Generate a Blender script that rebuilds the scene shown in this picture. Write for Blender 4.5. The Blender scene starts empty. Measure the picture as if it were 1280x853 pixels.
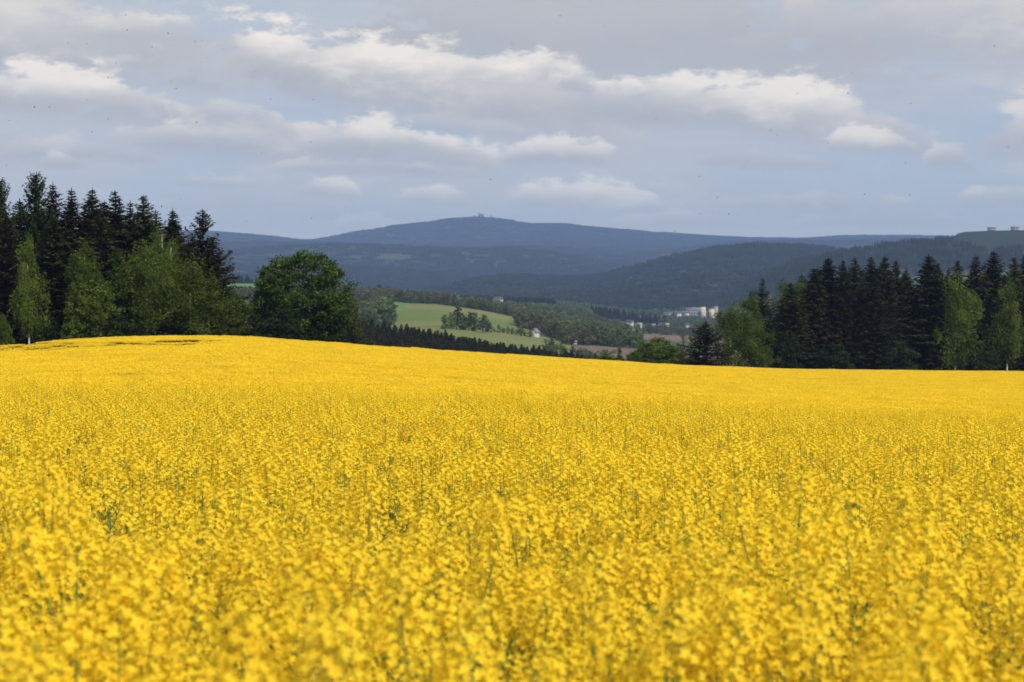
import bpy, math, random
import numpy as np
from math import radians, tan, atan, sin, cos, pi

rng = np.random.default_rng(7)
random.seed(7)
SC = bpy.context.scene
COL = SC.collection

# ------------------------------------------------------------------ camera, world, sun, exposure
F = 2388.0                      # focal length in pixels of the 1280 wide photograph
EYE = 1.95
PITCH = radians(2.2)
cam_d = bpy.data.cameras.new('camera')
cam = bpy.data.objects.new('camera', cam_d)
COL.objects.link(cam)
cam.location = (0, 0, EYE)
cam.rotation_euler = (pi / 2 - PITCH, 0, 0)
cam_d.sensor_width = 36.0
cam_d.lens = 36.0 / 1280 * F
cam_d.clip_start = 0.05
cam_d.clip_end = 60000
cam_d.dof.use_dof = True
cam_d.dof.focus_distance = 24.0
cam_d.dof.aperture_fstop = 5.6
SC.camera = cam
SC.view_settings.view_transform = 'Standard'
SC.view_settings.look = 'None'
SC.view_settings.gamma = 1
SC.view_settings.exposure = 0.08
SC.cycles.use_denoising = True
SC.cycles.max_bounces = 6
SC.cycles.diffuse_bounces = 3
SC.cycles.transmission_bounces = 4
SC.cycles.transparent_max_bounces = 6
SC.cycles.volume_bounces = 0
SC.cycles.sample_clamp_indirect = 4

SUN_EL = radians(40)
SUN_AZ = radians(142)           # clockwise from +Y (the view direction): behind and to the right
sd = bpy.data.lights.new('sun', 'SUN')
sd.energy = 3.7
sd.angle = radians(0.53)
sd.color = (1.0, 0.94, 0.84)
sun = bpy.data.objects.new('sun', sd)
COL.objects.link(sun)
sun.rotation_euler = (pi / 2 - SUN_EL, 0, pi - SUN_AZ)
sun.location = (40, -50, 80)


class NT:
    """small helper that writes node trees as expressions"""
    def __init__(self, tree):
        self.t = tree
        tree.nodes.clear()

    def n(self, typ, **kw):
        nd = self.t.nodes.new(typ)
        for k, v in kw.items():
            setattr(nd, k, v)
        return nd

    def put(self, sock, v):
        if isinstance(v, bpy.types.NodeSocket):
            self.t.links.new(v, sock)
        elif v is not None:
            sock.default_value = v

    def m(self, op, a, b=None, c=None, clamp=False):
        nd = self.n('ShaderNodeMath', operation=op, use_clamp=clamp)
        for i, v in enumerate((a, b, c)):
            if v is not None:
                self.put(nd.inputs[i], v)
        return nd.outputs[0]

    def mix(self, f, a, b, kind='RGBA', blend='MIX'):
        nd = self.n('ShaderNodeMix', data_type=kind)
        if kind == 'RGBA':
            nd.blend_type = blend
            i = (0, 6, 7, 2)
        else:
            i = (0, 2, 3, 0)
        self.put(nd.inputs[i[0]], f)
        self.put(nd.inputs[i[1]], a)
        self.put(nd.inputs[i[2]], b)
        return nd.outputs[i[3]]

    def ramp(self, v, a, b, c=0.0, d=1.0):
        nd = self.n('ShaderNodeMapRange', interpolation_type='SMOOTHSTEP')
        for i, q in enumerate((v, a, b, c, d)):
            self.put(nd.inputs[i], q)
        return nd.outputs[0]

    def noise(self, vec, scale, detail=4, rough=0.55, dist=0.0):
        nd = self.n('ShaderNodeTexNoise')
        self.put(nd.inputs['Vector'], vec)
        nd.inputs['Scale'].default_value = scale
        nd.inputs['Detail'].default_value = detail
        nd.inputs['Roughness'].default_value = rough
        nd.inputs['Distortion'].default_value = dist
        return nd.outputs['Fac']

    def vec(self, x, y, z=0.0):
        nd = self.n('ShaderNodeCombineXYZ')
        for i, v in enumerate((x, y, z)):
            self.put(nd.inputs[i], v)
        return nd.outputs[0]


def col4(c):
    return (c[0], c[1], c[2], 1.0)


def make_world():
    w = bpy.data.worlds.new('World')
    SC.world = w
    w.use_nodes = True
    N = NT(w.node_tree)
    sky = N.n('ShaderNodeTexSky', sky_type='NISHITA')
    sky.sun_disc = False
    sky.sun_elevation = SUN_EL
    sky.sun_rotation = SUN_AZ
    sky.air_density = 1.0
    sky.dust_density = 0.6
    sky.ozone_density = 1.5
    sky.altitude = 600
    tc = N.n('ShaderNodeTexCoord').outputs['Generated']
    sp = N.n('ShaderNodeSeparateXYZ')
    N.put(sp.inputs[0], tc)
    x, y, z = sp.outputs
    az = N.m('ARCTAN2', x, y)
    el = N.m('ARCSINE', z)
    M_, A_, S_ = (lambda a, b: N.m('MULTIPLY', a, b)), (lambda a, b: N.m('ADD', a, b)), (lambda a, b: N.m('SUBTRACT', a, b))
    # clear air: the physical sky, held near the pale blue it has between the clouds
    clear = N.mix(0.85, sky.outputs[0], (4.2, 5.1, 6.4, 1))
    # a high, thin veil seen edge-on: bands get thinner towards the horizon
    v = N.m('LOGARITHM', A_(N.m('MAXIMUM', el, 0.0), 0.045), math.e)

    def P(k, q, seed):
        return N.vec(M_(az, k), M_(v, q), seed)
    deck = A_(M_(N.noise(P(5.5, 2.2, 3.1), 1.0, 4, .5), .5), M_(N.noise(P(15.0, 5.0, 6.4), 1.0, 7, .55), .5))
    # overhead and round about the deck is broken cloud; towards the view it thins to a veil
    body = N.ramp(deck, .40, .56)
    veil = A_(M_(N.ramp(deck, .36, .60), .62), .10)
    high = N.ramp(el, .15, .24)
    cover = N.mix(high, veil, body, 'FLOAT')
    base = N.mix(cover, clear, (5.9, 5.95, 6.0, 1))
    # single cumulus banks at their own bearings: flat grey base, knobbly sunlit top
    nb = N.noise(N.vec(M_(az, F / 190), M_(el, F / 70), 1.7), 1.0, 3, .5)
    nf = N.noise(N.vec(M_(az, F / 66), M_(el, F / 30), 4.2), 1.0, 7, .60)
    nz = S_(A_(M_(nb, .5), M_(nf, .5)), .5)
    nfine = S_(N.noise(N.vec(M_(az, F / 26), M_(el, F / 13), 9.2), 1.0, 5, .62), .5)
    edge = A_(M_(nz, 4.2), M_(nfine, .9))
    # broken light scraps between the banks
    scraps = M_(N.ramp(A_(nz, M_(nfine, .25)), -.02, .16), M_(S_(1.0, high), .46))
    base = N.mix(scraps, base, (7.3, 6.9, 6.6, 1))
    patch = N.ramp(nb, .32, .58, .55, 1.15)
    wisp = N.noise(N.vec(M_(az, F / 300), M_(A_(el, M_(az, .08)), F / 22), 12.0), 1.0, 5, .6)
    base = N.mix(M_(N.ramp(wisp, .42, .66), M_(S_(1.0, high), .28)), base, (4.9, 4.95, 5.5, 1))
    # left, right, base and top rows and slope as seen from the field; light, opacity
    banks = [
        (300, 1180, 98, -50, -.02, .14, .92), (880, 1400, 80, -40, -.04, .50, .80), (-180, 460, 104, -12, -.06, .62, .92), (60, 330, 62, 14, -.02, .85, .6),
        (130, 800, 130, 24, -.115, 1.0, .98), (560, 770, 112, 62, -.12, 1.0, .7), (-120, 290, 150, 88, -.06, .95, .95), (190, 225, 150, 112, -.6, 1.0, .6),
        (700, 1190, 165, 92, -.11, .92, .92), (560, 900, 152, 112, -.06, .22, .75), (440, 700, 168, 146, -.08, .3, .5),
        (110, 650, 200, 142, -.055, .80, .92), (225, 380, 162, 118, -.15, .85, .7), (380, 620, 192, 156, -.08, .9, .6), (1200, 1400, 195, 130, -.02, .6, .85), (-60, 230, 205, 172, -.03, .55, .7),
        (1020, 1150, 192, 160, -.05, .90, .75), (1140, 1215, 212, 172, -.05, .95, .85), (620, 785, 205, 170, -.02, .80, .8),
        (840, 1070, 214, 184, -.03, .5, .7), (340, 610, 218, 196, -.03, .55, .65), (50, 125, 215, 190, 0, .9, .7), (500, 560, 219, 196, -.1, .95, .8),
        (600, 840, 262, 224, -.02, .85, .85), (860, 1170, 266, 230, -.02, .80, .85), (490, 600, 256, 228, -.03, .8, .75), (365, 455, 247, 220, -.03, .85, .75),
        (200, 350, 236, 218, -.03, .6, .6), (1170, 1340, 260, 230, 0, .65, .75), (410, 510, 290, 262, 0, .65, .7), (740, 960, 286, 264, 0, .5, .65), (980, 1210, 284, 264, 0, .5, .65), (180, 420, 262, 244, 0, .45, .5)]
    for (p0, p1, pb, pt, tl, li, op) in banks:
        a0 = ((p0 + p1) / 2 - 640) / F; w = (p1 - p0) / 2 / F
        eb = atan((335 - pb) / F); h = atan((335 - pt) / F) - eb
        da = S_(az, a0)
        u2 = N.m('POWER', N.m('ABSOLUTE', M_(da, 1 / w)), 3.2)
        sv = M_(S_(S_(el, eb), M_(da, tl)), 1 / h)
        d = S_(A_(S_(1.0, u2), M_(edge, .75)), sv)
        top = N.ramp(d, 0.0, .38)
        bot = N.ramp(A_(sv, M_(nz, 1.0)), -.28, .22)
        m = M_(M_(top, bot), op)
        lit = M_(N.ramp(A_(sv, M_(edge, .50)), .0, 1.0, .08, li), patch)
        rim = M_(N.ramp(d, .75, .12), .22 * li)
        c = N.mix(N.m('ADD', lit, rim, clamp=True), (4.35, 4.5, 4.85, 1), (9.3, 8.7, 7.8, 1))
        base = N.mix(m, base, c)
    far = N.ramp(el, 0.0, 0.07, 0.48, 0.0)
    base = N.mix(far, base, (7.2, 7.8, 6.5, 1))
    base = N.mix(N.ramp(z, -0.02, 0.0), (0.9, 1.0, 0.8, 1), base)
    bg = N.n('ShaderNodeBackground')
    N.put(bg.inputs[0], base)
    bg.inputs[1].default_value = 0.10
    out = N.n('ShaderNodeOutputWorld')
    N.t.links.new(bg.outputs[0], out.inputs[0])


make_world()


# ------------------------------------------------------------------ helpers
def tag(o, label=None, cat=None, group=None, kind=None):
    if label: o['label'] = label
    if cat: o['category'] = cat
    if group: o['group'] = group
    if kind: o['kind'] = kind
    return o


class Geo:
    """collects quads and triangles with a per-face tint and material slot"""
    def __init__(self):
        self.v = []; self.f = []; self.t = []; self.mi = []; self.n = 0

    def add(self, V, Fc, tint=0.5, mi=0):
        V = np.asarray(V, float).reshape(-1, 3)
        Fc = np.asarray(Fc, int)
        if Fc.shape[1] == 3:
            Fc = np.hstack([Fc, -np.ones((len(Fc), 1), int)])
        Fc = np.where(Fc >= 0, Fc + self.n, -1)
        self.v.append(V); self.f.append(Fc)
        self.t.append(np.broadcast_to(np.asarray(tint, float), (len(Fc),)).copy())
        self.mi.append(np.full(len(Fc), mi))
        self.n += len(V)

    def arrays(self):
        return np.vstack(self.v), np.vstack(self.f), np.concatenate(self.t), np.concatenate(self.mi)

    def merge(self, arr, M=None, off=(0, 0, 0), dt=0.0):
        V, Fc, t, mi = arr
        V = V @ M.T if M is not None else V
        self.v.append(V + np.asarray(off)); self.f.append(np.where(Fc >= 0, Fc + self.n, -1))
        self.t.append(np.clip(t + dt, 0, 1)); self.mi.append(mi)
        self.n += len(V)

    def mesh(self, name, mats, smooth=False):
        V, Fc, t, mi = self.arrays()
        return mesh_from(name, V, Fc, mats, t, mi, smooth)


def mesh_from(name, V, Fc, mats, t=None, mi=None, smooth=False):
    me = bpy.data.meshes.new(name)
    tri = Fc[:, 3] < 0
    cnt = np.where(tri, 3, 4)
    start = np.concatenate([[0], np.cumsum(cnt)[:-1]])
    loops = Fc[np.arange(4)[None, :] < cnt[:, None]]
    me.vertices.add(len(V)); me.loops.add(len(loops)); me.polygons.add(len(Fc))
    me.vertices.foreach_set('co', V.astype(np.float32).ravel())
    me.loops.foreach_set('vertex_index', loops.astype(np.int32))
    me.polygons.foreach_set('loop_start', start.astype(np.int32))
    for m in mats:
        me.materials.append(m)
    if mi is not None:
        me.polygons.foreach_set('material_index', mi.astype(np.int32))
    if t is not None:
        a = me.attributes.new('tint', 'FLOAT', 'FACE')
        a.data.foreach_set('value', t.astype(np.float32))
    me.update(calc_edges=True)
    me.validate()
    if smooth:
        me.polygons.foreach_set('use_smooth', np.ones(len(me.polygons), bool))
    return me


def link(name, me, parent=None, loc=None, rotz=0.0, scale=None):
    o = bpy.data.objects.new(name, me)
    COL.objects.link(o)
    if parent: o.parent = parent
    if loc is not None: o.location = loc
    if rotz: o.rotation_euler = (0, 0, rotz)
    if scale is not None:
        o.scale = scale if hasattr(scale, '__len__') else (scale,) * 3
    return o


def tube(g, pts, rad, sides=6, tint=0.5, mi=0):
    pts = np.asarray(pts, float); rad = np.asarray(rad, float)
    n = len(pts)
    d = np.gradient(pts, axis=0)
    d /= np.linalg.norm(d, axis=1)[:, None] + 1e-9
    ref = np.array([0.31, 0.95, 0.0]) if abs(d[0][2]) > 0.6 else np.array([0, 0, 1.0])
    a = np.cross(d, ref); a /= np.linalg.norm(a, axis=1)[:, None] + 1e-9
    b = np.cross(d, a)
    th = np.arange(sides) / sides * 2 * pi
    V = pts[:, None] + rad[:, None, None] * (np.cos(th)[None, :, None] * a[:, None] + np.sin(th)[None, :, None] * b[:, None])
    i = np.arange(n - 1)[:, None]; j = np.arange(sides)[None]
    q = np.stack([i * sides + j, i * sides + (j + 1) % sides, (i + 1) * sides + (j + 1) % sides, (i + 1) * sides + j], -1).reshape(-1, 4)
    g.add(V.reshape(-1, 3), q, tint, mi)


def leaves(g, C, L, W, D, U, tint, mi=0):
    """rhombic leaves: centres C, half length L along D, half width W along U"""
    n = len(C)
    L = np.broadcast_to(L, n)[:, None]; W = np.broadcast_to(W, n)[:, None]
    V = np.stack([C - D * L, C + U * W + D * L * 0.1, C + D * L, C - U * W + D * L * 0.1], 1)
    g.add(V.reshape(-1, 3), np.arange(4 * n).reshape(-1, 4), tint, mi)


def unit(a):
    return a / (np.linalg.norm(a, axis=-1, keepdims=True) + 1e-9)


def rand_frames(n, r, up=0.0):
    nrm = unit(r.normal(size=(n, 3)) + np.array([0, 0, up]))
    d = unit(np.cross(nrm, r.normal(size=(n, 3))))
    return d, np.cross(nrm, d)


def box_geo(g, x0, x1, y0, y1, z0, z1, tint=.5, mi=0):
    V = [(x0, y0, z0), (x1, y0, z0), (x1, y1, z0), (x0, y1, z0), (x0, y0, z1), (x1, y0, z1), (x1, y1, z1), (x0, y1, z1)]
    g.add(V, [(0, 3, 2, 1), (4, 5, 6, 7), (0, 1, 5, 4), (1, 2, 6, 5), (2, 3, 7, 6), (3, 0, 4, 7)], tint, mi)


# ------------------------------------------------------------------ materials
def new_mat(name):
    m = bpy.data.materials.new(name)
    m.use_nodes = True
    return m, NT(m.node_tree)


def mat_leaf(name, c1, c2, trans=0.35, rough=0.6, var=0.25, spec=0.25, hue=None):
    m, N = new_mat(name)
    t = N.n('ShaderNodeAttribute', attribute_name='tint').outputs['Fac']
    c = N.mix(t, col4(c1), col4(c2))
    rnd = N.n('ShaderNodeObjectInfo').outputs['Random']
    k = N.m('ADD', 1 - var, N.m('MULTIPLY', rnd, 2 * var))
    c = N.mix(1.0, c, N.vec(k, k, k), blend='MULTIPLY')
    p = N.n('ShaderNodeBsdfPrincipled')
    N.put(p.inputs['Base Color'], c)
    p.inputs['Roughness'].default_value = rough
    p.inputs['Specular IOR Level'].default_value = spec
    tr = N.n('ShaderNodeBsdfTranslucent')
    N.put(tr.inputs[0], c)
    mx = N.n('ShaderNodeMixShader')
    mx.inputs[0].default_value = trans
    N.t.links.new(p.outputs[0], mx.inputs[1]); N.t.links.new(tr.outputs[0], mx.inputs[2])
    o = N.n('ShaderNodeOutputMaterial')
    N.t.links.new(mx.outputs[0], o.inputs[0])
    return m


def mat_plain(name, c1, c2=None, scale=3.0, rough=0.8, spec=0.3, detail=5, lo=.35, hi=.65, stretch=(1, 1, 1)):
    m, N = new_mat(name)
    p = N.n('ShaderNodeBsdfPrincipled')
    if c2 is not None:
        mp = N.n('ShaderNodeMapping')
        N.put(mp.inputs[0], N.n('ShaderNodeTexCoord').outputs['Object'])
        mp.inputs['Scale'].default_value = stretch
        f = N.ramp(N.noise(mp.outputs[0], scale, detail, .6), lo, hi)
        N.put(p.inputs['Base Color'], N.mix(f, col4(c1), col4(c2)))
    else:
        p.inputs['Base Color'].default_value = col4(c1)
    p.inputs['Roughness'].default_value = rough
    p.inputs['Specular IOR Level'].default_value = spec
    o = N.n('ShaderNodeOutputMaterial')
    N.t.links.new(p.outputs[0], o.inputs[0])
    return m


def mat_ground(name, c1, c2, c3, s1, s2, rough=.95, stretch=(1, 1, 1), bump=0):
    """two scales of noise over three soil or sward colours"""
    m, N = new_mat(name)
    p = N.n('ShaderNodeBsdfPrincipled')
    mp = N.n('ShaderNodeMapping')
    N.put(mp.inputs[0], N.n('ShaderNodeTexCoord').outputs['Object'])
    mp.inputs['Scale'].default_value = stretch
    a = N.ramp(N.noise(mp.outputs[0], s1, 4, .55), .38, .62)
    b = N.ramp(N.noise(mp.outputs[0], s2, 6, .65), .40, .66)
    N.put(p.inputs['Base Color'], N.mix(N.m('MULTIPLY', b, .8), N.mix(a, col4(c1), col4(c2)), col4(c3)))
    p.inputs['Roughness'].default_value = rough
    p.inputs['Specular IOR Level'].default_value = .15
    o = N.n('ShaderNodeOutputMaterial')
    N.t.links.new(p.outputs[0], o.inputs[0])
    return m


M_PETAL = mat_leaf('rape_petal', (0.89, 0.55, 0.016), (0.97, 0.76, 0.040), trans=0.38, rough=0.55, var=0.05, spec=.15)
M_BUD = mat_leaf('rape_bud', (0.42, 0.36, 0.02), (0.66, 0.48, 0.02), trans=0.2, var=0.08)
M_STEM = mat_leaf('rape_stem', (0.09, 0.16, 0.035), (0.17, 0.26, 0.06), trans=0.10, var=0.12)
M_RLEAF = mat_leaf('rape_leaf', (0.035, 0.085, 0.03), (0.07, 0.15, 0.045), trans=0.25, var=0.15)
M_SPRUCE = mat_leaf('spruce_needles', (0.011, 0.014, 0.005), (0.066, 0.068, 0.018), trans=0.12, var=0.42, rough=.85, spec=.08)  # needle green; its lighter tint is raised to stand in for sunlit needles
M_SPRUCE_BROWN = mat_leaf('spruce_needles_brownish', (0.020, 0.016, 0.007), (0.055, 0.042, 0.016), trans=0.12, var=0.15, rough=.85, spec=.08)
M_PINE = mat_leaf('pine_needles', (0.018, 0.030, 0.008), (0.048, 0.064, 0.018), trans=0.12, var=0.15, rough=.85, spec=.08)
M_SHADE = mat_leaf('undergrowth_leaves', (0.012, 0.022, 0.007), (0.032, 0.050, 0.013), trans=0.25, var=0.2, spec=.1)
M_BIRCH = mat_leaf('birch_leaves', (0.036, 0.064, 0.010), (0.130, 0.180, 0.026), trans=0.40, var=0.20, spec=.12)
M_MAPLE = mat_leaf('maple_leaves', (0.014, 0.036, 0.006), (0.078, 0.128, 0.016), trans=0.28, var=0.12, spec=.15)
M_OLIVE = mat_leaf('willow_leaves', (0.035, 0.050, 0.016), (0.075, 0.095, 0.030), trans=0.35, var=0.15)
M_FARDEC = mat_leaf('far_broadleaf', (0.065, 0.098, 0.034), (0.145, 0.19, 0.070), trans=0.3, var=0.38, spec=.1)  # leaf green lightened so the colour carries some of the valley haze
M_FARBUD = mat_leaf('far_budding_leaves', (0.080, 0.088, 0.036), (0.150, 0.150, 0.062), trans=0.3, var=0.25, spec=.1)
M_BARK = mat_plain('bark', (0.035, 0.028, 0.022), (0.075, 0.062, 0.050), 6, stretch=(3, 3, .6))
M_BIRCHBARK = mat_plain('birch_bark', (0.55, 0.53, 0.49), (0.05, 0.04, 0.035), 2.2, lo=.50, hi=.60, stretch=(1, 1, 3.5))
M_TWIG = mat_plain('twigs', (0.10, 0.085, 0.065), (0.17, 0.15, 0.12), 5)

M_HILLNEEDLE = mat_leaf('hill_needles_shadowed', (0.009, 0.014, 0.007), (0.026, 0.034, 0.013), trans=0.1, var=.3, spec=.05, rough=.9)  # needle colour darkened to stand in for cloud shadow on the hills
M_HILLBROAD = mat_leaf('hill_broadleaf_shadowed', (0.024, 0.038, 0.013), (0.060, 0.080, 0.028), trans=0.2, var=.3, spec=.05, rough=.9)  # broadleaf green with the same cloud shadow put into its colour
G_SOIL = mat_ground('field_soil', (0.05, 0.055, 0.02), (0.06, 0.09, 0.03), (0.10, 0.10, 0.03), .3, 4)
G_GRASS = mat_ground('wood_edge_grass', (0.035, 0.06, 0.02), (0.05, 0.085, 0.025), (0.03, 0.04, 0.018), .05, .8)
G_MEADOW = mat_ground('meadow_grass', (0.108, 0.150, 0.036), (0.180, 0.172, 0.062), (0.128, 0.170, 0.042), .004, .02, stretch=(.6, 1.4, 1))
G_MEADOW2 = mat_ground('young_cereal', (0.10, 0.19, 0.055), (0.13, 0.22, 0.06), (0.10, 0.17, 0.05), .006, .03)
G_PLOUGH = mat_ground('ploughed_soil', (0.155, 0.105, 0.080), (0.185, 0.13, 0.10), (0.14, 0.10, 0.075), .006, .06, stretch=(.4, 1.6, 1))
G_VALLEY = mat_ground('valley_grass', (0.05, 0.08, 0.03), (0.10, 0.13, 0.05), (0.06, 0.075, 0.035), .004, .02)
G_HILL = mat_ground('forest_floor', (0.022, 0.034, 0.016), (0.040, 0.058, 0.024), (0.028, 0.040, 0.018), .0012, .006)
G_HILLTOP = mat_ground('hilltop_grass', (0.018, 0.030, 0.013), (0.025, 0.039, 0.016), (0.016, 0.026, 0.011), .003, .02)
G_CLEAR = mat_ground('far_clearings', (0.05, 0.064, 0.030), (0.075, 0.085, 0.038), (0.04, 0.055, 0.025), .004, .02)


# ------------------------------------------------------------------ terrain
def ray(px, py):
    """world slopes (x/y, (z-eye)/y) of the sight line through a photo pixel"""
    t = (426.5 - py) / F
    s = (px - 640) / F
    q = cos(PITCH) + t * sin(PITCH)
    return s / q, (-sin(PITCH) + t * cos(PITCH)) / q


def zpy(py, y):
    t = (426.5 - np.asarray(py, float)) / F
    return EYE + y * (-sin(PITCH) + t * cos(PITCH)) / (cos(PITCH) + t * sin(PITCH))


def lut(pairs):
    xs = np.array([p[0] for p in pairs], float); ys = np.array([p[1] for p in pairs], float)
    return lambda px: np.interp(px, xs, ys)


BROW = lut([(-400, 478), (0, 487), (320, 494), (640, 505), (900, 517), (1280, 531), (1700, 545)])
EDGE = lut([(-500, 436), (0, 431), (60, 426), (130, 422), (200, 420), (270, 419), (320, 421), (400, 427), (460, 431),
            (560, 438), (700, 447), (780, 452), (860, 457), (960, 460.5), (1060, 462.5), (1280, 464.5), (1700, 467)])
DEDGE = lut([(-500, 225), (0, 232), (250, 240), (450, 270), (700, 330), (900, 380), (1280, 420), (1700, 440)])
CROP = 1.25
RIDGE_A = lut([(-600, 292), (150, 286), (270, 289), (310, 292), (350, 297), (385, 301), (402, 299), (450, 289), (500, 281), (540, 277), (562, 272.5),
               (600, 270.5), (630, 273), (660, 278), (700, 278.5), (760, 285), (850, 292), (930, 297), (1000, 298), (1050, 295), (1110, 294), (1160, 294), (1300, 296), (1800, 300)])
KEYS = [  # (y as function or number, py as function, absolute z offset, smooth to next)
    (2300, lut([(-500, 378), (200, 372), (340, 369), (430, 372), (480, 370), (545, 384), (600, 391), (700, 399), (760, 414), (865, 420), (950, 424), (1700, 430)])),
    (2750, lut([(-500, 356), (200, 354), (340, 355), (430, 372), (480, 371), (560, 385), (640, 389), (700, 393), (760, 405), (800, 412), (865, 416), (950, 418), (1700, 424)])),
    (3300, lut([(-500, 356), (200, 356), (430, 368), (560, 382), (640, 384), (700, 388), (800, 405), (870, 407), (950, 408), (1700, 412)])),
    (3850, lut([(-500, 360), (300, 360), (430, 368), (560, 379), (700, 383), (800, 396), (850, 398), (950, 397), (1700, 400)])),
    (4250, lut([(-500, 360), (300, 361), (430, 370), (560, 379), (700, 382), (800, 392), (900, 386), (960, 372), (1020, 350), (1100, 335), (1280, 330), (1700, 330)])),
    (4700, lut([(-500, 362), (300, 362), (430, 372), (560, 376), (700, 377), (800, 382), (900, 374), (950, 352), (1000, 331), (1060, 318), (1110, 311), (1150, 306), (1185, 303.5),
                (1196, 292), (1206, 290), (1240, 288.5), (1280, 288), (1700, 290)])),
    (5100, lut([(-500, 364), (300, 364), (560, 376), (640, 374), (700, 371), (760, 366), (820, 360), (870, 349), (920, 344), (1000, 342), (1060, 340), (1280, 330), (1700, 330)])),
    (5400, lut([(-500, 366), (300, 366), (560, 372), (640, 370), (760, 369), (820, 364), (870, 354), (920, 348), (1000, 344), (1280, 335), (1700, 335)])),
    (6300, lut([(-500, 366), (300, 368), (480, 373), (525, 368), (560, 358), (590, 349), (610, 346), (650, 345), (700, 351), (740, 350), (770, 344), (800, 337), (850, 323), (900, 313.5),
                (945, 309.5), (1000, 310.5), (1060, 316), (1110, 322), (1280, 324), (1700, 324)])),
    (6900, lut([(-500, 350), (300, 350), (500, 360), (600, 366), (1700, 366)])),
    (7800, lut([(-500, 330), (260, 333), (300, 336), (330, 341), (400, 333), (440, 334), (500, 339), (560, 343), (620, 352), (700, 356), (1700, 358)])),
    (8300, lut([(-500, 336), (330, 344), (440, 337), (560, 341), (650, 340), (700, 343), (780, 350), (1700, 355)])),
    (9600, lut([(-500, 320), (260, 320), (330, 313), (400, 309), (470, 312), (560, 313), (620, 311), (680, 317), (740, 327), (790, 336), (900, 344), (1700, 344)])),
    (10200, lut([(-500, 326), (400, 318), (560, 319), (680, 320), (790, 328), (900, 330), (1700, 330)])),
    (12000, lut([(-500, 305), (300, 306), (400, 308), (600, 313), (700, 312), (760, 317), (800, 320), (860, 314), (920, 307), (1000, 304), (1100, 304), (1700, 306)])),
    (12900, lut([(-500, 307), (400, 310), (600, 312), (700, 311), (800, 315), (920, 307), (1100, 306), (1700, 308)])),
    (16000, lut([(p, RIDGE_A(p) + 2.6) for p in range(-600, 1800, 10)])),
    (17500, lut([(-600, 306), (1800, 306)])),
]


def vnoise(x, y, seed=0):
    """smooth value noise on the plane, 0..1"""
    xi = np.floor(x).astype(np.int64); yi = np.floor(y).astype(np.int64)
    fx = x - xi; fy = y - yi
    fx = fx * fx * (3 - 2 * fx); fy = fy * fy * (3 - 2 * fy)

    def h(a, b):
        k = (a * 374761393 + b * 668265263 + seed * 974711) & 0xffffffff
        k = ((k ^ (k >> 13)) * 1274126177) & 0xffffffff
        return ((k ^ (k >> 16)) & 0xffff) / 65535.0
    return (h(xi, yi) * (1 - fx) + h(xi + 1, yi) * fx) * (1 - fy) + (h(xi, yi + 1) * (1 - fx) + h(xi + 1, yi + 1) * fx) * fy


def fbm(x, y, seed=0, o=4):
    s = 0; a = 0.5; t = 0
    for k in range(o):
        s = s + a * vnoise(x * 2 ** k + 17.3 * k, y * 2 ** k + 5.1 * k, seed + k); t += a; a *= .5
    return s / t


YS = 40.0   # grid columns fan out from 40 m behind the camera
def px_of(x, y):
    return np.clip(640 + F * x / np.maximum(y, 25.0), -600, 1800)


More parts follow.
